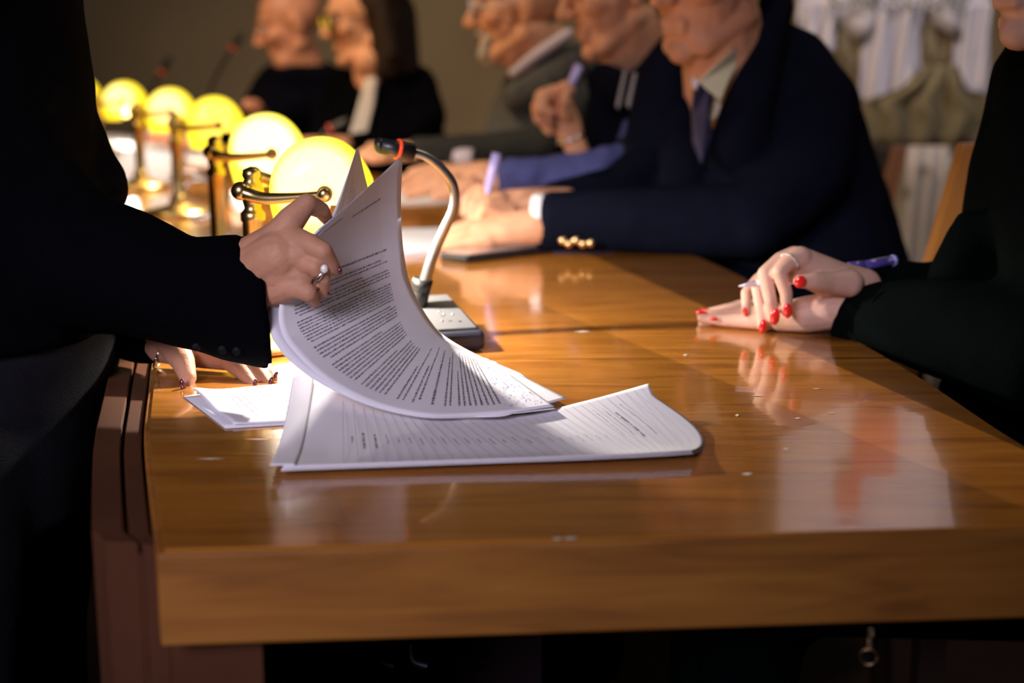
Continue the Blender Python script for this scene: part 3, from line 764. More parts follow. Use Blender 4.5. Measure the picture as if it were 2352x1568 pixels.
# ---- woman with red nails (right)
def woman_right():
    base = V((.62, 1.55, 0))
    low = pc((1990, 700, 1.49, 44), (1920, 712, 1.495, 44), (1850, 722, 1.50, 42), (1795, 728, 1.51, 34), (1735, 722, 1.53, 24)) + pc((1830, 728, 1.515, 34), (1760, 720, 1.535, 24)) + \
        pc((1760, 736, 1.512, 24), (1715, 736, 1.520, 19), (1662, 735, 1.53, 15), (1612, 731, 1.537, 11)) + \
        pc((1750, 722, 1.53, 24), (1705, 716, 1.545, 17), (1650, 722, 1.555, 13), (1610, 722, 1.565, 10)) + \
        pc((1740, 715, 1.55, 22), (1690, 708, 1.565, 16), (1640, 716, 1.575, 12), (1612, 720, 1.585, 9)) + \
        pc((1740, 706, 1.57, 20), (1700, 702, 1.59, 14), (1660, 712, 1.60, 11))
    up = pc((1985, 655, 1.50, 40), (1925, 640, 1.49, 40), (1875, 618, 1.485, 38), (1846, 600, 1.48, 32)) + pc((1900, 650, 1.49, 34), (1840, 625, 1.49, 30), (1800, 615, 1.50, 26)) + \
        pc((1838, 592, 1.475, 28), (1814, 600, 1.468, 21), (1790, 624, 1.460, 18), (1806, 672, 1.458, 15.5), (1808, 716, 1.462, 13)) + \
        pc((1825, 590, 1.49, 26), (1794, 597, 1.484, 20), (1757, 628, 1.474, 18), (1770, 690, 1.466, 15.5), (1778, 733, 1.468, 13)) + \
        pc((1800, 610, 1.505, 22), (1765, 625, 1.502, 17), (1740, 660, 1.490, 15.5), (1747, 706, 1.478, 14), (1752, 752, 1.472, 11.5)) + \
        pc((1780, 620, 1.52, 18), (1742, 640, 1.517, 14), (1714, 672, 1.508, 13), (1714, 698, 1.50, 11.5), (1716, 718, 1.50, 10)) + \
        pc((1950, 650, 1.475, 34), (1905, 648, 1.465, 24), (1868, 646, 1.456, 21), (1838, 646, 1.452, 16))
    hc = P(2484, -186, 1.40)
    nk = [cap(hc+V((.015, .0, -.07)), hc+V((.07, .04, -.20)), .055, .06), cap(hc+V((.07, .04, -.20)), P(2600, 700, 1.5), .06, .09)] + pc((2480, 250, 1.42, 60), (2480, 790, 1.38, 80), (2200, 760, 1.41, 55), (1960, 715, 1.49, 34)) + pc((2420, 300, 1.52, 50), (2300, 680, 1.56, 40), (2120, 685, 1.55, 30), (1990, 657, 1.525, 26))
    t, off, T, R = person('woman in black jacket at right with folded hands and red nails', base, SKIN_P, (hc, 192, 8, 1.0), nk, [low, up], .0018)
    jk = [ploft([(2345, 2900, 60, 1.50, .08), (2290, 3050, 150, 1.50, .11), (2262, 3100, 260, 1.50, .12), (2235, 3050, 380, 1.50, .13), (2215, 3000, 500, 1.50, .14), (2190, 2980, 640, 1.50, .14), (2200, 2900, 1000, 1.55, .14), (2250, 2850, 1300, 1.6, .14)])]
    # near forearm and far forearm on the table
    st = []
    for x, y, Y, r in ((1915, 735, 1.495, 46), (1935, 730, 1.49, 60), (1990, 722, 1.47, 78), (2080, 735, 1.44, 98), (2200, 760, 1.40, 120), (2340, 800, 1.36, 150), (2480, 800, 1.36, 170)):
        s = S(y, Y); st.append((P(x, y, Y), V((.12, .05, 1)).normalized()*r*s, V((.35, 1, 0)).normalized()*r*s*.85))
    c, u, v = st[0]
    jk += [loft(st)]
    jk += [loft([(P(x, y, Y), V((.1, 0, 1)).normalized()*r*S(y, Y), V((.2, 1, 0)).normalized()*r*S(y, Y)) for x, y, Y, r in ((1940, 652, 1.515, 46), (2000, 655, 1.53, 58), (2120, 680, 1.55, 80), (2260, 660, 1.56, 110))])]
    jk += pc((2480, 790, 1.36, 150), (2420, 480, 1.40, 140), (2400, 260, 1.42, 120))
    jk += pc((2230, 520, 1.45, 45), (2190, 640, 1.46, 60))
    jk += pc((2215, 900, 1.52, 62), (2420, 980, 1.50, 110))
    wear('jacket', jk, BLKG, t, off, .005, 3, .004, .07)
    hr = [ell(T((0, -.035, .05)), (.086, .10, .09), R), cap(T((0, -.10, .0)), T((0, -.09, -.10)), .06, .05)]
    wear('hair', hr, HAIR_D, t, off, .006, 2, .003, .02)
    seated_legs(V((.66, 1.55, .50)), (-1, 0, 0), t, off, BLKG)
    for a in ((1838, 647, 1.4425, 15, 14, 60), (1809, 713, 1.4545, 11, 18, 5), (1780, 727, 1.460, 11.5, 20, -8), (1752, 750, 1.4655, 9.5, 17, -8), (1712, 716, 1.495, 6, 12, 20), (1640, 732, 1.524, 9, 4.5, 0)):
        nail('nail', *a, NAIL_R, t, off)
    nail('nail', 1612, 719, 1.545, 16, 7, -12, NAIL_R, t, off); nail('nail', 1622, 713, 1.572, 14, 5, -8, NAIL_R, t, off)
    # beaded ring
    a = P(1814, 600, 1.468); ax = (P(1790, 624, 1.460)-a).normalized(); u, v = frame_of(ax); s = S(600, 1.468); bm = bmesh.new()
    for k in range(26):
        th = 2*math.pi*k/26; rings_to_bm(bm, ell(a-off+(u*math.cos(th)+v*math.sin(th))*22.5*s, (3.0*s,)*3, n=8))
    bm_obj('finger_ring', bm, SILVER, t)
woman_right()
# pen in her hand
def pen(label, a, b, Ya, Yb, rp, parts):
    A = P(a[0], a[1], Ya); B = P(b[0], b[1], Yb); t = empty('pen', A); tag(t, label, 'pen'); d = B-A; s = S(a[1], Ya)
    for nm, f0, f1, r0, r1, m in parts:
        shape(nm, [tube_between(d*f0, d*f1, r0*s, r1*s, 14)], m, t)
pen('ballpoint pen with violet cap between the red-nailed fingers', (1697, 657), (2055, 598), 1.475, 1.52, 8,
    [('tip', 0, .10, 1.5, 8, PENC), ('barrel', .10, .72, 7.5, 7.5, PENC), ('cap', .70, 1.0, 11, 12, PENP), ('cap_end', .985, 1.005, 14, 13, mat('pale_violet', (.4, .35, .8), .2)), ('clip', .70, .80, 14, 12, PENP)])
pen('pale violet pen upright in the writing hand of the tie-wearing man', (1141, 352), (1118, 448), 2.13, 2.13, 9,
    [('barrel', 0, .8, 11, 10, mat('lilac_plastic', (.42, .38, .75), .25)), ('tip', .8, 1, 9, 2, mat('lilac_plastic', (.4, .3, .7), .25))])
pen('violet pen pointing up from the raised fist of the blue-sleeved man', (1330, 152), (1302, 215), 2.60, 2.58, 9,
    [('barrel', 0, 1, 11, 10, mat('lilac_plastic', (.4, .3, .7), .25))])
# ---- man in dark suit and tie
def man_tie():
    base = V((.48, 2.25, 0))
    lowh = pc((1290, 515, 2.10, 46), (1225, 520, 2.09, 44), (1160, 528, 2.085, 38), (1110, 538, 2.085, 32)) + pc((1180, 515, 2.12, 34), (1120, 522, 2.12, 28)) + \
        pc((1120, 548, 2.075, 24), (1075, 556, 2.075, 17), (1030, 566, 2.07, 13), (1010, 568, 2.07, 11)) + pc((1120, 535, 2.09, 22), (1065, 540, 2.09, 17), (1015, 554, 2.09, 12)) + \
        pc((1120, 522, 2.11, 22), (1065, 524, 2.115, 16), (1020, 540, 2.115, 11)) + pc((1130, 512, 2.13, 20), (1085, 510, 2.14, 14), (1040, 525, 2.14, 10))
    uph = pc((1300, 470, 2.20, 40), (1230, 466, 2.19, 36), (1170, 468, 2.18, 34), (1140, 470, 2.17, 28)) + \
        pc((1145, 458, 2.16, 22), (1105, 448, 2.15, 16), (1088, 470, 2.14, 14), (1082, 505, 2.13, 11)) + pc((1145, 470, 2.15, 22), (1118, 470, 2.13, 16), (1104, 492, 2.12, 13), (1096, 518, 2.115, 10)) + \
        pc((1140, 452, 2.18, 20), (1100, 435, 2.18, 15), (1072, 455, 2.17, 12), (1068, 490, 2.16, 11)) + pc((1170, 485, 2.15, 20), (1140, 490, 2.13, 16), (1112, 478, 2.12, 12))
    hc = P(1640, -52, 2.20)
    nk = [cap(hc+V((.01, 0, -.06)), hc+V((.03, .03, -.19)), .062, .066)] + pc((1615, 95, 2.17, 46), (1632, 165, 2.20, 42), (1700, 280, 2.28, 60)) + pc((1800, 330, 2.22, 45), (1730, 510, 2.11, 50), (1300, 512, 2.10, 44)) + pc((1560, 330, 2.42, 30), (1430, 446, 2.31, 26), (1300, 462, 2.24, 24))
    t, off, T, R = person('older man in dark navy suit, white collar and tie, resting his hand on the table', base, SKIN_M, (hc, 217, 6, 1.06, 0, True, 1.1), nk, [lowh, uph], .0026)
    jk = [ploft([(1640, 1800, 90, 2.32, .07), (1600, 1900, 150, 2.30, .10), (1570, 1965, 220, 2.29, .13), (1540, 1995, 320, 2.28, .14), (1520, 2035, 430, 2.28, .15), (1530, 2075, 560, 2.28, .16), (1560, 2120, 700, 2.28, .16), (1600, 2120, 900, 2.3, .15), (1620, 2100, 1150, 2.35, .14)])]
    jk += pc((1782, 20, 2.24, 44), (1752, 120, 2.19, 52), (1722, 230, 2.16, 58), (1700, 330, 2.15, 70))
    jk += pc((1545, 120, 2.44, 45), (1520, 190, 2.42, 62), (1510, 330, 2.38, 80)) + pc((1560, 250, 2.22, 32), (1570, 400, 2.2, 60))
    jk += pc((1745, 85, 2.30, 62), (1830, 150, 2.28, 85), (1880, 250, 2.22, 100), (1850, 400, 2.16, 105), (1730, 510, 2.10, 92))
    st = []
    for x, y, Y, r in ((1236, 508, 2.10, 67), (1245, 508, 2.10, 70), (1320, 508, 2.10, 72), (1420, 505, 2.10, 76), (1560, 505, 2.10, 84), (1700, 510, 2.10, 92)):
        s = S(y, Y); st.append((P(x, y, Y), V((.14, 0, 1)).normalized()*r*s, V((0, 1, 0))*r*s*.85))
    jk += [loft(st)]
    jk += pc((1275, 455, 2.24, 44), (1420, 440, 2.30, 60), (1560, 330, 2.40, 75))
    wear('jacket', jk, NAVY, t, off, .006, 3, .005, .09)
    cf = [loft([(P(x, y, 2.10), V((.12, 0, 1)).normalized()*r*S(y, 2.1), V((0, 1, 0))*r*S(y, 2.1)*.85) for x, y, r in ((1214, 502, 55), (1232, 504, 61), (1250, 506, 60))])]
    wear('shirt_cuff', cf, WHITE, t, off, .004, 2, 0)
    plate('shirt_collar', [(1684, 112, 2.135), (1700, 135, 2.16), (1672, 190, 2.13), (1655, 232, 2.11), (1612, 196, 2.10), (1606, 186, 2.10)], CREAM, t, .012).location = -off
    plate('shirt_collar', [(1592, 176, 2.09), (1606, 188, 2.09), (1600, 208, 2.09), (1590, 196, 2.09)], WHITE, t, .01).location = -off
    plate('shirt_front', [(1612, 196, 2.125), (1664, 215, 2.135), (1650, 262, 2.135), (1634, 282, 2.135), (1616, 300, 2.13), (1600, 300, 2.13)], CREAM, t, .02).location = -off
    plate('necktie', [(1594, 206, 2.10), (1606, 190, 2.10), (1630, 200, 2.105), (1640, 212, 2.11), (1628, 262, 2.11), (1638, 310, 2.12), (1612, 380, 2.12), (1592, 330, 2.12), (1589, 260, 2.11)], mat('navy_tie', (.022, .020, .06), .5), t, .012, .003).location = -off
    for x, y in ((1292, 552), (1306, 560), (1322, 552), (1338, 560), (1356, 558)):
        bm = bmesh.new(); rings_to_bm(bm, ell(P(x, y, 2.035)-off, (9*S(y, 2), .004, 9*S(y, 2)))); bm_obj('sleeve_button', bm, GOLD, t)
    hr = [ell(T((0, -.035, .05)), (.080, .088, .080), R)]
    wear('hair', hr, HAIR_G, t, off, .007, 2, .002, .02)
    seated_legs(V((.52, 2.3, .50)), (-1, -.2, 0), t, off, NAVYD)
man_tie()
# ---- man in blue sleeves with raised pen
def man_blue():
    base = V((.28, 2.85, 0))
    left = pc((1170, 408, 2.52, 36), (1115, 405, 2.52, 37), (1060, 408, 2.53, 34), (1020, 412, 2.54, 28)) + pc((1040, 420, 2.50, 24), (985, 432, 2.50, 17), (938, 446, 2.50, 12)) + \
        pc((1035, 410, 2.53, 22), (980, 415, 2.53, 16), (930, 432, 2.53, 11)) + pc((1035, 400, 2.56, 22), (975, 398, 2.56, 15), (925, 412, 2.56, 11)) + pc((1040, 393, 2.59, 18), (990, 385, 2.6, 13), (945, 395, 2.6, 10)) + \
        pc((1080, 425, 2.49, 22), (1035, 442, 2.48, 15), (1000, 450, 2.48, 11))
    fist = pc((1335, 365, 2.62, 27), (1318, 325, 2.62, 27), (1300, 285, 2.62, 36), (1285, 255, 2.62, 38)) + pc((1275, 215, 2.60, 22), (1245, 222, 2.58, 19), (1240, 250, 2.56, 17), (1262, 262, 2.56, 13)) + \
        pc((1270, 232, 2.61, 22), (1238, 245, 2.60, 19), (1240, 272, 2.57, 16), (1262, 282, 2.57, 13)) + pc((1275, 255, 2.63, 22), (1250, 275, 2.62, 17), (1262, 298, 2.59, 14)) + \
        pc((1295, 235, 2.6, 22), (1285, 208, 2.58, 16), (1298, 196, 2.57, 12), (1312, 208, 2.57, 11)) + pc((1300, 260, 2.57, 18), (1298, 235, 2.555, 14), (1300, 218, 2.555, 11))
    hc = P(1420, -22, 2.70)
    nk = [cap(hc+V((.02, 0, -.06)), hc+V((.05, .05, -.19)), .062, .066)] + pc((1450, 110, 2.70, 46), (1480, 170, 2.76, 44), (1520, 250, 2.84, 50)) + pc((1520, 240, 2.72, 34), (1475, 345, 2.58, 28), (1300, 403, 2.51, 28), (1150, 406, 2.52, 32)) + pc((1430, 230, 2.92, 24), (1392, 285, 2.79, 22), (1362, 378, 2.66, 18), (1334, 356, 2.62, 20))
    t, off, T, R = person('man in blue jacket raising a violet pen in his fist', base, SKIN_M, (hc, 195, 12, 1.03, 0, True, 1.05), nk, [left, fist], .003)
    jk = [ploft([(1440, 1620, 110, 2.86, .08), (1400, 1690, 160, 2.86, .12), (1375, 1730, 230, 2.85, .14), (1360, 1750, 330, 2.84, .15), (1350, 1760, 450, 2.84, .16), (1370, 1760, 600, 2.86, .15), (1400, 1740, 820, 2.9, .14)])]
    jk += pc((1385, 185, 2.66, 42), (1440, 215, 2.60, 45), (1490, 190, 2.58, 42), (1530, 130, 2.64, 40)) + pc((1400, 260, 2.66, 60), (1430, 340, 2.66, 70))
    jk += pc((1540, 160, 2.80, 62), (1520, 260, 2.68, 66), (1480, 350, 2.56, 62), (1400, 395, 2.52, 50), (1290, 405, 2.51, 43))
    jk += pc((1420, 170, 2.92, 45), (1390, 280, 2.78, 46), (1365, 375, 2.66, 36))
    wear('jacket', jk, NAVYD, t, off, .006, 3, .005, .07)
    bl = [loft([(P(x, y, Y), V((.05, 0, 1)).normalized()*r*S(y, Y), V((0, 1, 0))*r*S(y, Y)) for x, y, Y, r in ((1143, 403, 2.51, 33), (1170, 405, 2.51, 42), (1230, 402, 2.51, 44), (1300, 400, 2.505, 47), (1380, 395, 2.51, 54), (1430, 380, 2.53, 60))])]
    bl += [loft([(P(x, y, Y), V((1, 0, .2)).normalized()*r*S(y, Y), V((0, 1, 0))*r*S(y, Y)) for x, y, Y, r in ((1334, 350, 2.62, 31), (1340, 372, 2.62, 38), (1350, 400, 2.62, 42))])]
    bl += pc((1480, 330, 2.60, 66), (1530, 220, 2.70, 66))
    wear('sleeves', bl, BLUE, t, off, .005, 2, .008, .035, label='bluer crumpled sleeve fabric')
    for a in (([(1434, 160, 2.53), (1440, 162, 2.53), (1422, 250, 2.53), (1415, 244, 2.53)]), ([(1456, 166, 2.53), (1463, 168, 2.53), (1446, 250, 2.53), (1438, 240, 2.53)])):
        plate('pale_drawstring', a, mat('pale_cord', (.35, .34, .34), .8), t, .008).location = -off
    bm = bmesh.new(); rings_to_bm(bm, torus_rings(P(1311, 318, 2.62)-off, V((-.3, 0, .9)), 30*S(318, 2.62), 4.5*S(318, 2.62))); bm_obj('wristwatch', bm, SILVER, t)
    hr = [ell(T((0, -.04, .05)), (.081, .085, .080), R), ell(T((0, -.075, -.01)), (.065, .04, .05), R)]
    wear('hair', hr, HAIR_D, t, off, .007, 2, .002, .02)
    seated_legs(V((.38, 2.9, .50)), (-1, -.3, 0), t, off, NAVYD)
man_blue()
# ---- man with white beard in grey sweater
def man_grey():
    base = V((.1, 3.2, 0))
    h = pc((960, 345, 2.98, 22), (905, 350, 2.97, 22), (870, 352, 2.96, 20)) + pc((880, 345, 2.96, 14), (845, 345, 2.95, 10), (828, 352, 2.95, 8)) + pc((880, 355, 2.95, 14), (848, 358, 2.94, 10), (830, 364, 2.94, 8)) + \
        pc((880, 362, 2.94, 13), (855, 368, 2.93, 9)) + pc((880, 340, 2.98, 13), (850, 335, 2.98, 9))
    hc = P(1192, 22, 3.12)
    nk = [cap(hc+V((.02, 0, -.06)), hc+V((.06, .03, -.17)), .060, .062)] + pc((1180, 120, 3.1, 38), (1225, 140, 3.14, 42), (1262, 95, 3.16, 46), (1290, 250, 3.2, 50)) + pc((1320, 230, 3.08, 36), (1240, 330, 3.0, 30), (960, 343, 2.98, 20))
    t, off, T, R = person('bald man with glasses and short white beard in a grey sweater', base, SKIN_M, (hc, 184, 4, 1.0, 0, True, 1.05), nk, [h], .003)
    jk = [ploft([(1200, 1330, 100, 3.22, .07), (1155, 1400, 185, 3.20, .11), (1125, 1430, 250, 3.18, .13), (1105, 1440, 330, 3.17, .14), (1100, 1440, 430, 3.17, .15), (1120, 1430, 600, 3.2, .14), (1150, 1420, 700, 3.25, .13)])]
    jk += pc((1330, 150, 3.18, 50), (1320, 250, 3.08, 52)) + pc((1190, 222, 3.06, 40), (1250, 190, 3.06, 46), (1310, 140, 3.08, 48))
    wear('sweater', jk, GREY, t, off, .006, 3, .004, .06)
    sl = pc((1320, 250, 3.06, 48), (1240, 330, 3.0, 42), (1120, 338, 2.99, 34), (960, 340, 2.98, 27))
    wear('sleeve', sl, mat('charcoal_knit', (.014, .014, .012), .95, bump=.6, bump_scale=500), t, off, .005, 3, .003, .05, label='darker charcoal sleeve')
    wear('shirt_collar', pc((1305, 78, 3.04, 14), (1240, 122, 3.04, 16), (1180, 168, 3.05, 13)), LAV, t, off, .004, 3, 0)
    wear('shirt_cuff', [loft([(P(x, y, 2.88), V((.2, 0, 1)).normalized()*r*S(y, 2.88), V((0, 1, 0))*r*S(y, 2.88)) for x, y, r in ((1040, 356, 12), (1058, 358, 19), (1085, 362, 22))])], LAV, t, off, .004, 2, 0)
    bd = [ell(T((0, .055, -.092)), (.036, .040, .026), R), cap(T((-.03, .070, -.055)), T((-.02, .082, -.088)), .013, .013), cap(T((.03, .070, -.055)), T((.02, .082, -.088)), .013, .013), cap(T((-.022, .088, -.043)), T((.022, .088, -.043)), .007, .007)]
    wear('beard', bd, HAIR_G, t, off, .003, 2, .0015, .01)
    glasses(T, R, t, off, mat('clear_frame', (.5, .55, .65), .1, coat=1))
    seated_legs(V((.2, 3.25, .50)), (-1, -.4, 0), t, off, CHAR)
def glasses(T, R, t, off, m, lens=None, rr=.0022):
    bm = bmesh.new()
    for q in (-1, 1):
        rings_to_bm(bm, torus_rings(T((q*.033, .102, .008))-off, R @ V((0, 1, 0)), .023, rr, 28, 8))
        rings_to_bm(bm, tube_between(T((q*.056, .098, .014))-off, T((q*.080, -.01, .012))-off, .002, n=8))
    rings_to_bm(bm, tube_between(T((-.011, .104, .012))-off, T((.011, .104, .012))-off, .002, n=8))
    o = bm_obj('glasses', bm, m, t)
    if lens:
        for q in (-1, 1):
            bm = bmesh.new(); rings_to_bm(bm, ell(T((q*.033, .102, .008))-off, (.022, .0012, .018), R)); bm_obj('lens', bm, lens, o)
man_grey()
# ---- woman with glasses
def woman_glasses():
    base = V((-.25, 3.95, 0))
    h = pc((700, 330, 3.6, 16), (740, 330, 3.62, 18), (790, 332, 3.65, 20)) + pc((705, 330, 3.6, 12), (680, 336, 3.58, 8))
    hc = P(830, 46, 3.88)
    nk = [cap(hc+V((.01, -.01, -.05)), hc+V((.03, 0, -.17)), .048, .050)] + pc((845, 140, 3.84, 34), (862, 190, 3.88, 26), (900, 260, 3.92, 40)) + pc((960, 230, 3.92, 20), (940, 322, 3.81, 16), (800, 333, 3.69, 12))
    t, off, T, R = person('woman with dark shoulder-length hair and glasses, white blouse under black jacket', base, SKIN_M, (hc, 203, 10, .98, 0, False, .95), nk, [h], .004)
    jk = [ploft([(862, 925, 112, 3.98, .05), (845, 955, 135, 3.97, .08), (800, 985, 170, 3.95, .11), (770, 1003, 220, 3.94, .12), (765, 1015, 270, 3.93, .13), (770, 1028, 330, 3.93, .14), (780, 1030, 450, 3.93, .14), (800, 1020, 620, 4.0, .13)])]
    jk += pc((960, 190, 3.92, 42), (985, 270, 3.86, 42), (930, 325, 3.80, 34), (800, 332, 3.70, 26))
    jk += pc((790, 190, 4.0, 38), (760, 260, 3.95, 40), (740, 330, 3.85, 30))
    wear('jacket', jk, BLK, t, off, .007, 3, .004, .07)
    plate('blouse', [(838, 178, 3.80), (866, 180, 3.80), (858, 240, 3.79), (842, 300, 3.78), (832, 324, 3.78), (798, 322, 3.78), (812, 280, 3.78), (828, 220, 3.79)], mat('cream_blouse', (.62, .57, .55), .7), t, .03, .006).location = -off
    hr = [ell(T((0, -.045, .045)), (.092, .095, .092), R), cap(T((.078, -.045, .06)), T((.082, -.045, -.10)), .026, .034), cap(T((-.078, -.04, .06)), T((-.085, -.035, -.10)), .026, .032),
          cap(T((0, -.085, .0)), T((0, -.075, -.16)), .070, .062), cap(T((.05, -.05, .0)), T((.055, -.045, -.15)), .055, .050), cap(T((-.05, -.05, .0)), T((-.06, -.03, -.13)), .05, .045)]
    wear('hair', hr, HAIR_D, t, off, .006, 2, .004, .02)
    glasses(T, R, t, off, mat('dark_frame', (.03, .025, .03), .25), mat('yellow_glare_lens', (.9, .75, .03), .4), .0035)  # yellow lamp reflection put into the lens colour
    seated_legs(V((-.2, 4.05, .50)), (-.9, -.5, 0), t, off, BLK)
woman_glasses()
# ---- bald man far end
def man_far():
    base = V((-.62, 4.5, 0))
    h = pc((600, 262, 4.05, 16), (585, 245, 4.0, 18), (570, 240, 3.98, 14)) 
    h2 = pc((425, 330, 3.95, 20), (385, 318, 3.95, 26), (358, 312, 3.95, 22)) + pc((360, 305, 3.95, 12), (342, 318, 3.94, 9)) + pc((362, 320, 3.94, 12), (346, 334, 3.93, 9))
    hc = P(668, 58, 4.35)
    nk = [cap(hc+V((.01, 0, -.05)), hc+V((.05, .03, -.16)), .058, .060)] + pc((655, 140, 4.32, 26), (680, 130, 4.34, 34), (700, 230, 4.38, 40)) + pc((700, 240, 4.36, 20), (690, 262, 4.28, 18), (622, 300, 4.15, 16), (600, 268, 4.05, 12)) + pc((610, 230, 4.42, 16), (560, 292, 4.25, 16), (430, 331, 3.99, 12))
    t, off, T, R = person('bald man in dark navy top at the far end of the table', base, mat('skin_red', (.60, .27, .17), .5, noise_scale=30), (hc, 196, 18, 1.02, 0, True, 1.05), nk, [h, h2], .004)
    jk = [ploft([(640, 730, 135, 4.44, .07), (600, 790, 158, 4.38, .12), (575, 840, 205, 4.40, .13), (555, 860, 250, 4.38, .14), (540, 880, 320, 4.37, .15), (545, 880, 420, 4.37, .15), (570, 860, 560, 4.45, .14)])]
    jk += pc((700, 190, 4.40, 40), (690, 260, 4.28, 42), (620, 300, 4.15, 34), (600, 270, 4.05, 24))
    jk += pc((610, 200, 4.40, 32), (560, 290, 4.25, 34), (430, 330, 4.0, 26))
    wear('jumper', jk, NAVYD, t, off, .007, 3, .004, .07)
    seated_legs(V((-.56, 4.6, .50)), (-.8, -.7, 0), t, off, NAVYD)
man_far()
# ------------------------------------------------------------------ banner behind
def banner():
    Y0 = 3.9; c = P(2055, 100, Y0); c.z = 0
    t = empty('gonfalon_banner', c); tag(t, 'white ceremonial banner with swallow tails hanging behind the suited man', 'banner')
    W = mat('white_banner_cloth', (.62, .58, .64), .85, noise_scale=6, noise_amt=.12, bump=.3)
    BG = mat('beige_fringe', (.22, .18, .11), .9, noise_scale=10)
    RD = mat('red_emblem', (.62, .07, .02), .8)
    def cloth(name, xl, xr, ztop, bottoms, m, dy=0, amp=.012, ph=0):
        """bottoms: list of py at evenly spaced columns"""
        n = 40; rows = 30; bm = bmesh.new(); g = []
        a = P(xl, 0, Y0).x; b_ = P(xr, 0, Y0).x
        for i in range(n+1):
            u = i/n; k = u*(len(bottoms)-1); k0 = min(int(k), len(bottoms)-2); yb = bottoms[k0]+(bottoms[k0+1]-bottoms[k0])*(k-k0)
            zb = P(2055, yb, Y0).z; x = a+(b_-a)*u
            g.append([bm.verts.new(V((x, Y0+dy+amp*math.sin(u*14+ph)*(.3+.7*j/rows)+amp*.5*math.sin(u*31+j*.2), ztop+(zb-ztop)*j/rows))-c) for j in range(rows+1)])
        for i in range(n):
            for j in range(rows):
                f = bm.faces.new((g[i][j], g[i+1][j], g[i+1][j+1], g[i][j+1])); f.smooth = True
        o = bm_obj(name, bm, m, t); s = o.modifiers.new('s', 'SOLIDIFY'); s.thickness = .003; return o
    top = 2.5
    cloth('main_cloth', 1832, 2278, top, [62, 66, 60, 70, 100, 62, 58, 66, 50, 70, 96, 60, 66], W)
    cloth('tail', 1832, 1922 , 1.16, [70, 110, 118], W, -.006)
    cloth('tail', 1983, 2122 , 1.16, [225, 245, 232, 205], W, -.008, .02, 1)
    cloth('tail', 2196, 2280 , 1.16, [212, 214, 218], W, -.006, .008)
    cloth('pendant', 1920, 1996 , 1.15, [62, 110, 168, 130, 66], BG, .004, .004)
    cloth('pendant', 2122, 2200 , 1.15, [70, 120, 152, 125, 70], BG, .004, .004)
    # emblem patches, on the cloth front
    for x0, x1, z0, z1 in ((2008, 2112, 1.467, 1.63), (1974, 2030, 1.635, 1.77)):
        a = P(x0, 0, Y0).x; b_ = P(x1, 0, Y0).x; bm = bmesh.new(); box_bm(bm, V((a, Y0-.030, z0))-c, V((b_, Y0-.026, z1))-c); bm_obj('emblem', bm, RD, t)
    # lettering above the tails
    cu = bpy.data.curves.new('letters', 'FONT'); cu.body = 'CARAGOO'; cu.size = .070; cu.extrude = .001; cu.align_x = 'CENTER'; cu.space_character = 1.1
    to = bpy.data.objects.new('tmp', cu); col.objects.link(to); dg = bpy.context.evaluated_depsgraph_get(); dg.update()
    me = bpy.data.meshes.new_from_object(to.evaluated_get(dg)); bpy.data.objects.remove(to)
    lo = link('lettering', me, mat('olive_letters', (.12, .13, .06), .8), t); lo.rotation_euler = (math.pi/2, 0, 0); lo.location = V((P(2060, 8, Y0).x, Y0-.028, P(2060, 18, Y0).z))-c
    bm = bmesh.new(); a = P(1800, 0, Y0).x; b_ = P(2310, 0, Y0).x
    rings_to_bm(bm, tube_between(V((a, Y0, top+.01))-c, V((b_, Y0, top+.01))-c, .012)); bm_obj('crossbar', bm, BRASS, t)
    bm = bmesh.new(); rings_to_bm(bm, tube_between(V((c.x, Y0+.04, .03))-c, V((c.x, Y0+.04, top+.15))-c, .016)); bm_obj('pole', bm, WOODP, t)
    bm = bmesh.new(); lathe(bm, [(.001, 0), (.16, 0), (.16, .02), (.03, .04), (.001, .04)], (0, .04, 0)); bm_obj('stand_base', bm, WOODP, t)
    # lower cloths
    Y0b = 3.78
    c2 = P(2110, 300, Y0b); c2.z = 0
    t2 = empty('draped_cloth', c2); tag(t2, 'khaki-brown sheer cloth hanging in front of the banner\'s lower half', 'cloth')
    def cl2(name, xs, m, Yq, amp):
        n = 24; bm = bmesh.new(); R = []
        for j in range(len(xs)):
            xl, xr, y = xs[j]; R.append([bm.verts.new(P(xl+(xr-xl)*i/n, y, Yq+amp*math.sin(i*.9)+amp*.4*math.sin(i*2.3+j))-c2) for i in range(n+1)])
        for j in range(len(xs)-1):
            for i in range(n):
                f = bm.faces.new((R[j][i], R[j][i+1], R[j+1][i+1], R[j+1][i])); f.smooth = True
        o = bm_obj(name, bm, m, None if name != 'khaki' else None); s = o.modifiers.new('s', 'SOLIDIFY'); s.thickness = .003; return o
    kh = cl2('khaki_panel', [(2120, 2200, 150), (2070, 2220, 200), (1985, 2260, 232), (1995, 2270, 270), (2000, 2240, 310), (2010, 2230, 345)], mat('khaki_sheer', (.17, .135, .07), .9, noise_scale=12, noise_amt=.3), 3.84, .012)
    kh.parent = t2
    wp = cl2('spotted_panel', [(2085, 2195, 335), (2078, 2190, 420), (2070, 2180, 500), (2060, 2175, 580), (2050, 2170, 680), (2045, 2165, 800), (2040, 2160, 1000)], spotted(), 3.78, .010)
    wp.parent = t2
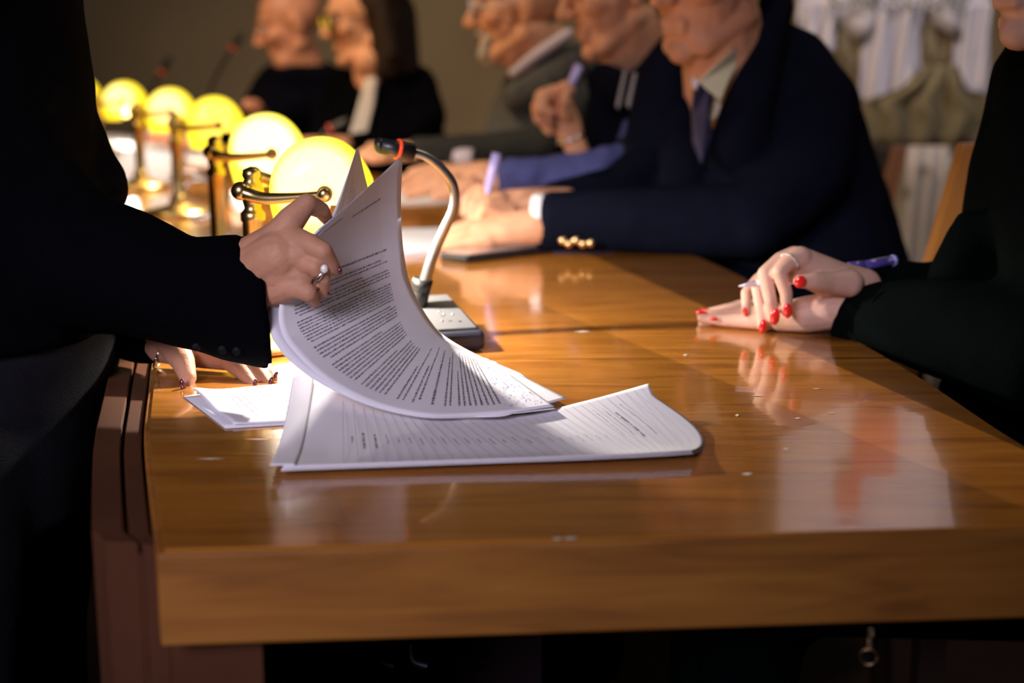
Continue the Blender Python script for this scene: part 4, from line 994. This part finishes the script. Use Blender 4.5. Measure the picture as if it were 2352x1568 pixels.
def spotted():
    m = mat('spotted_cloth', (.38, .33, .29), .9); nt = m.node_tree; b = nt.nodes['Principled BSDF']
    tc = nt.nodes.new('ShaderNodeTexCoord'); v = nt.nodes.new('ShaderNodeTexVoronoi'); v.inputs['Scale'].default_value = 11
    nt.links.new(tc.outputs['Object'], v.inputs['Vector']); cr = nt.nodes.new('ShaderNodeValToRGB')
    cr.color_ramp.elements[0].position = .12; cr.color_ramp.elements[0].color = (.10, .07, .06, 1); cr.color_ramp.elements[1].position = .3; cr.color_ramp.elements[1].color = (.38, .33, .29, 1)
    nt.links.new(v.outputs['Distance'], cr.inputs[0]); nt.links.new(cr.outputs[0], b.inputs['Base Color']); return m
banner()
# ------------------------------------------------------------------ chairs
def chair(label, p_top, p_bot, Y, w, m, facing):
    """wooden chair: rear posts tilt; p_top/p_bot are pixels on the visible post"""
    a = P(p_top[0], p_top[1], Y); b_ = P(p_bot[0], p_bot[1], Y); d = (b_-a); k = (.46-a.z)/d.z; seat = a+d*k
    base = V((seat.x, seat.y, 0)); t = empty('wooden_chair', base); tag(t, label, 'chair')
    side = V(facing[0]).normalized(); f = V(facing[1]).normalized()
    for s in (0, w):
        bm = bmesh.new()
        q0 = a+side*s-base; q1 = seat+side*s-base; foot = V((q1.x+.03, q1.y, 0))
        for u, v in ((q0, q1),):
            dx = V((.016, 0, 0)); dy = V((0, .016, 0)); prism(bm, [v-dx-dy, v+dx-dy, v+dx+dy, v-dx+dy], [u-dx*.8-dy, u+dx*.8-dy, u+dx*.8+dy, u-dx*.8+dy])
        bm_obj('back_post', bm, m, t)
        bm = bmesh.new(); rings_to_bm(bm, tube_between(q1, foot, .016)); bm_obj('leg', bm, mat('chair_leg_painted_shade', (.03, .012, .006), .6), t)  # legs coloured dark in place of the shade under seat and table
        bm = bmesh.new(); fl = seat+side*s-base+f*facing[2]; box_bm(bm, (fl.x-.018, fl.y-.018, 0), (fl.x+.018, fl.y+.018, .45)); bm_obj('leg', bm, mat('chair_leg_painted_shade', (.03, .012, .006), .6), t)
    q = seat-base; bm = bmesh.new(); k4 = [q-side*.01, q+side*(w+.01), q+side*(w+.01)+f*facing[2], q-side*.01+f*facing[2]]; prism(bm, [V((p.x, p.y, .43)) for p in k4], [V((p.x, p.y, .48)) for p in k4]); bm_obj('seat', bm, mat('dark_upholstery', (.015, .012, .012), .8), t, .01)
    q0 = a-base; bm = bmesh.new(); d2 = (q-q0)
    A = q0+d2*.03; B = q0+d2*.55
    Q = [side*.018-f*.01, side*(w-.018)-f*.01, side*(w-.018)+f*.01, side*.018+f*.01]
    prism(bm, [B+v for v in Q], [A+v for v in Q])
    bm_obj('backrest', bm, mat('dark_upholstery', (.015, .012, .012), .8), t, .005)
CHW = mat('orange_varnished_wood', (.55, .22, .05), .4, noise_scale=10)
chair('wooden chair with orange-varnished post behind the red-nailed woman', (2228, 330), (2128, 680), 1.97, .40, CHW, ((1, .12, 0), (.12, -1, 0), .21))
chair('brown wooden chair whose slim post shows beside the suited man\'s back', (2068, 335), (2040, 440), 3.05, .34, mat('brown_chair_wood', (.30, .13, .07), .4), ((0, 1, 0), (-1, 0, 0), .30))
# ------------------------------------------------------------------ small things at the front
def keyring():
    Y = .872; c = P(1995, 1450, Y); t = empty('key_ring', c); tag(t, 'small metal ring on a short chain dangling from the table front', 'ring')
    OLD = mat('old_brass', (.45, .30, .16), .35, metal=1); s = S(1500, Y)
    for k, (x, y) in enumerate(((2000, 1448), (2004, 1457), (1998, 1464), (1994, 1472), (1998, 1479))):
        shape('chain_link', [torus_rings(P(x, y, Y)-c, V((1, 0, 0)) if k % 2 else V((.3, 1, .2)), 5.5*s, 1.5*s, 20, 8)], OLD, t)
    shape('ring', [torus_rings(P(1995, 1508, Y)-c, V((.25, 1, 0)), 19*s, 2.2*s), torus_rings(P(1995, 1486, Y)-c, V((1, 0, 0)), 4*s, 1.6*s, 16, 8)], OLD, t)
keyring()
def under_bag():
    c = P(845, 1530, 1.25); cz = c.copy(); cz.z = 0
    t = empty('low_stool', cz); tag(t, 'dark low seat with pale curved metal fittings in the shadow under the table', 'stool')
    q = [(715, 1470), (740, 1530), (860, 1548), (960, 1535), (975, 1470)]
    R = []
    for yy, dr in ((0, .10), (.05, .13)):
        pass
    top = P(845, 1490, 1.25).z
    bm = bmesh.new(); w = 130*S(1500, 1.25)
    lathe_r = [(.001, top-.03), (w*.8, top-.03), (w, top-.018), (w, top), (w*.92, top+.012), (.001, top+.012)]
    lathe(bm, lathe_r); bm_obj('seat', bm, PLAST, t)
    for k, x in enumerate((780, 868, 945)):
        a = P(x, 1478, 1.15)-cz; b_ = P(x+8, 1520, 1.15)-cz; e = P(x+38, 1530, 1.15)-cz
        shape('curved_fitting', [tube_path([a, (a+b_)/2+V((-.002, 0, 0)), b_, e], [.0025, .0025, .0035, .0035], 10, 20)], mat('dull_steel', (.12, .11, .14), .5, metal=1), t)
    bm = bmesh.new()
    for k in range(4):
        an = math.pi/4+k*math.pi/2; rings_to_bm(bm, tube_between(V((.05*math.cos(an), .05*math.sin(an), top-.03)), V((.09*math.cos(an), .09*math.sin(an), 0)), .01))
    bm_obj('leg_frame', bm, PLAST, t)
under_bag()
# ------------------------------------------------------------------ lights, world, camera
def area(name, loc, target, size, power, colr):
    l = bpy.data.lights.new(name, 'AREA'); l.energy = power; l.color = colr; l.shape = 'DISK'; l.size = size
    o = bpy.data.objects.new(name, l); col.objects.link(o); o.location = loc
    o.rotation_euler = (V(target)-V(loc)).to_track_quat('-Z', 'Y').to_euler()
area('fill_light_rear', (-1.0, -1.4, 1.95), (-.30, 1.02, .84), 1.0, 3.4, (.87, .80, 1.0))  # added fill behind the camera for pages and table front, no real fixture
bpy.data.lights['fill_light_rear'].spread = math.radians(30)
area('fill_spot_faces', (-1.7, 2.2, 3.0), (-.35, 3.8, 1.2), .3, 15, (1, .70, .42))  # added warm fill to brighten the seated faces, no lamp known there
bpy.data.lights['fill_spot_faces'].spread = math.radians(75)
area('fill_light_wall', (1.2, 2.2, 3.2), (-.4, 6.0, 1.2), .8, 33, (1, .86, .72))  # added fill that lifts the back wall, source invented
area('fill_spot_banner', (1.3, 2.9, 3.2), (1.05, 3.9, 1.35), .25, 3.0, (.93, .88, 1))  # added spot to brighten the banner and its reflection, source invented
bpy.data.lights['fill_spot_banner'].spread = math.radians(60)
w = bpy.data.worlds.new('world'); sc.world = w; w.use_nodes = True
w.node_tree.nodes['Background'].inputs[0].default_value = (.35, .3, .4, 1); w.node_tree.nodes['Background'].inputs[1].default_value = .006
cd = bpy.data.cameras.new('camera'); cam = bpy.data.objects.new('camera', cd); col.objects.link(cam)
cd.sensor_width = 36; cd.lens = F_PX/2352*36; cam.location = (0, 0, HC); cam.rotation_euler = (math.pi/2-PIT, 0, 0)
cd.dof.use_dof = True; cd.dof.focus_distance = 1.25; cd.dof.aperture_fstop = 3.4; cd.clip_start = .05
sc.camera = cam
sc.view_settings.view_transform = 'Standard'; sc.view_settings.look = 'None'; sc.view_settings.gamma = 1; sc.view_settings.exposure = 0
sc.view_settings.use_curve_mapping = False
sc.cycles.max_bounces = 6; sc.cycles.use_adaptive_sampling = True; sc.cycles.adaptive_threshold = .02; sc.cycles.use_denoising = True; sc.cycles.sample_clamp_indirect = 4
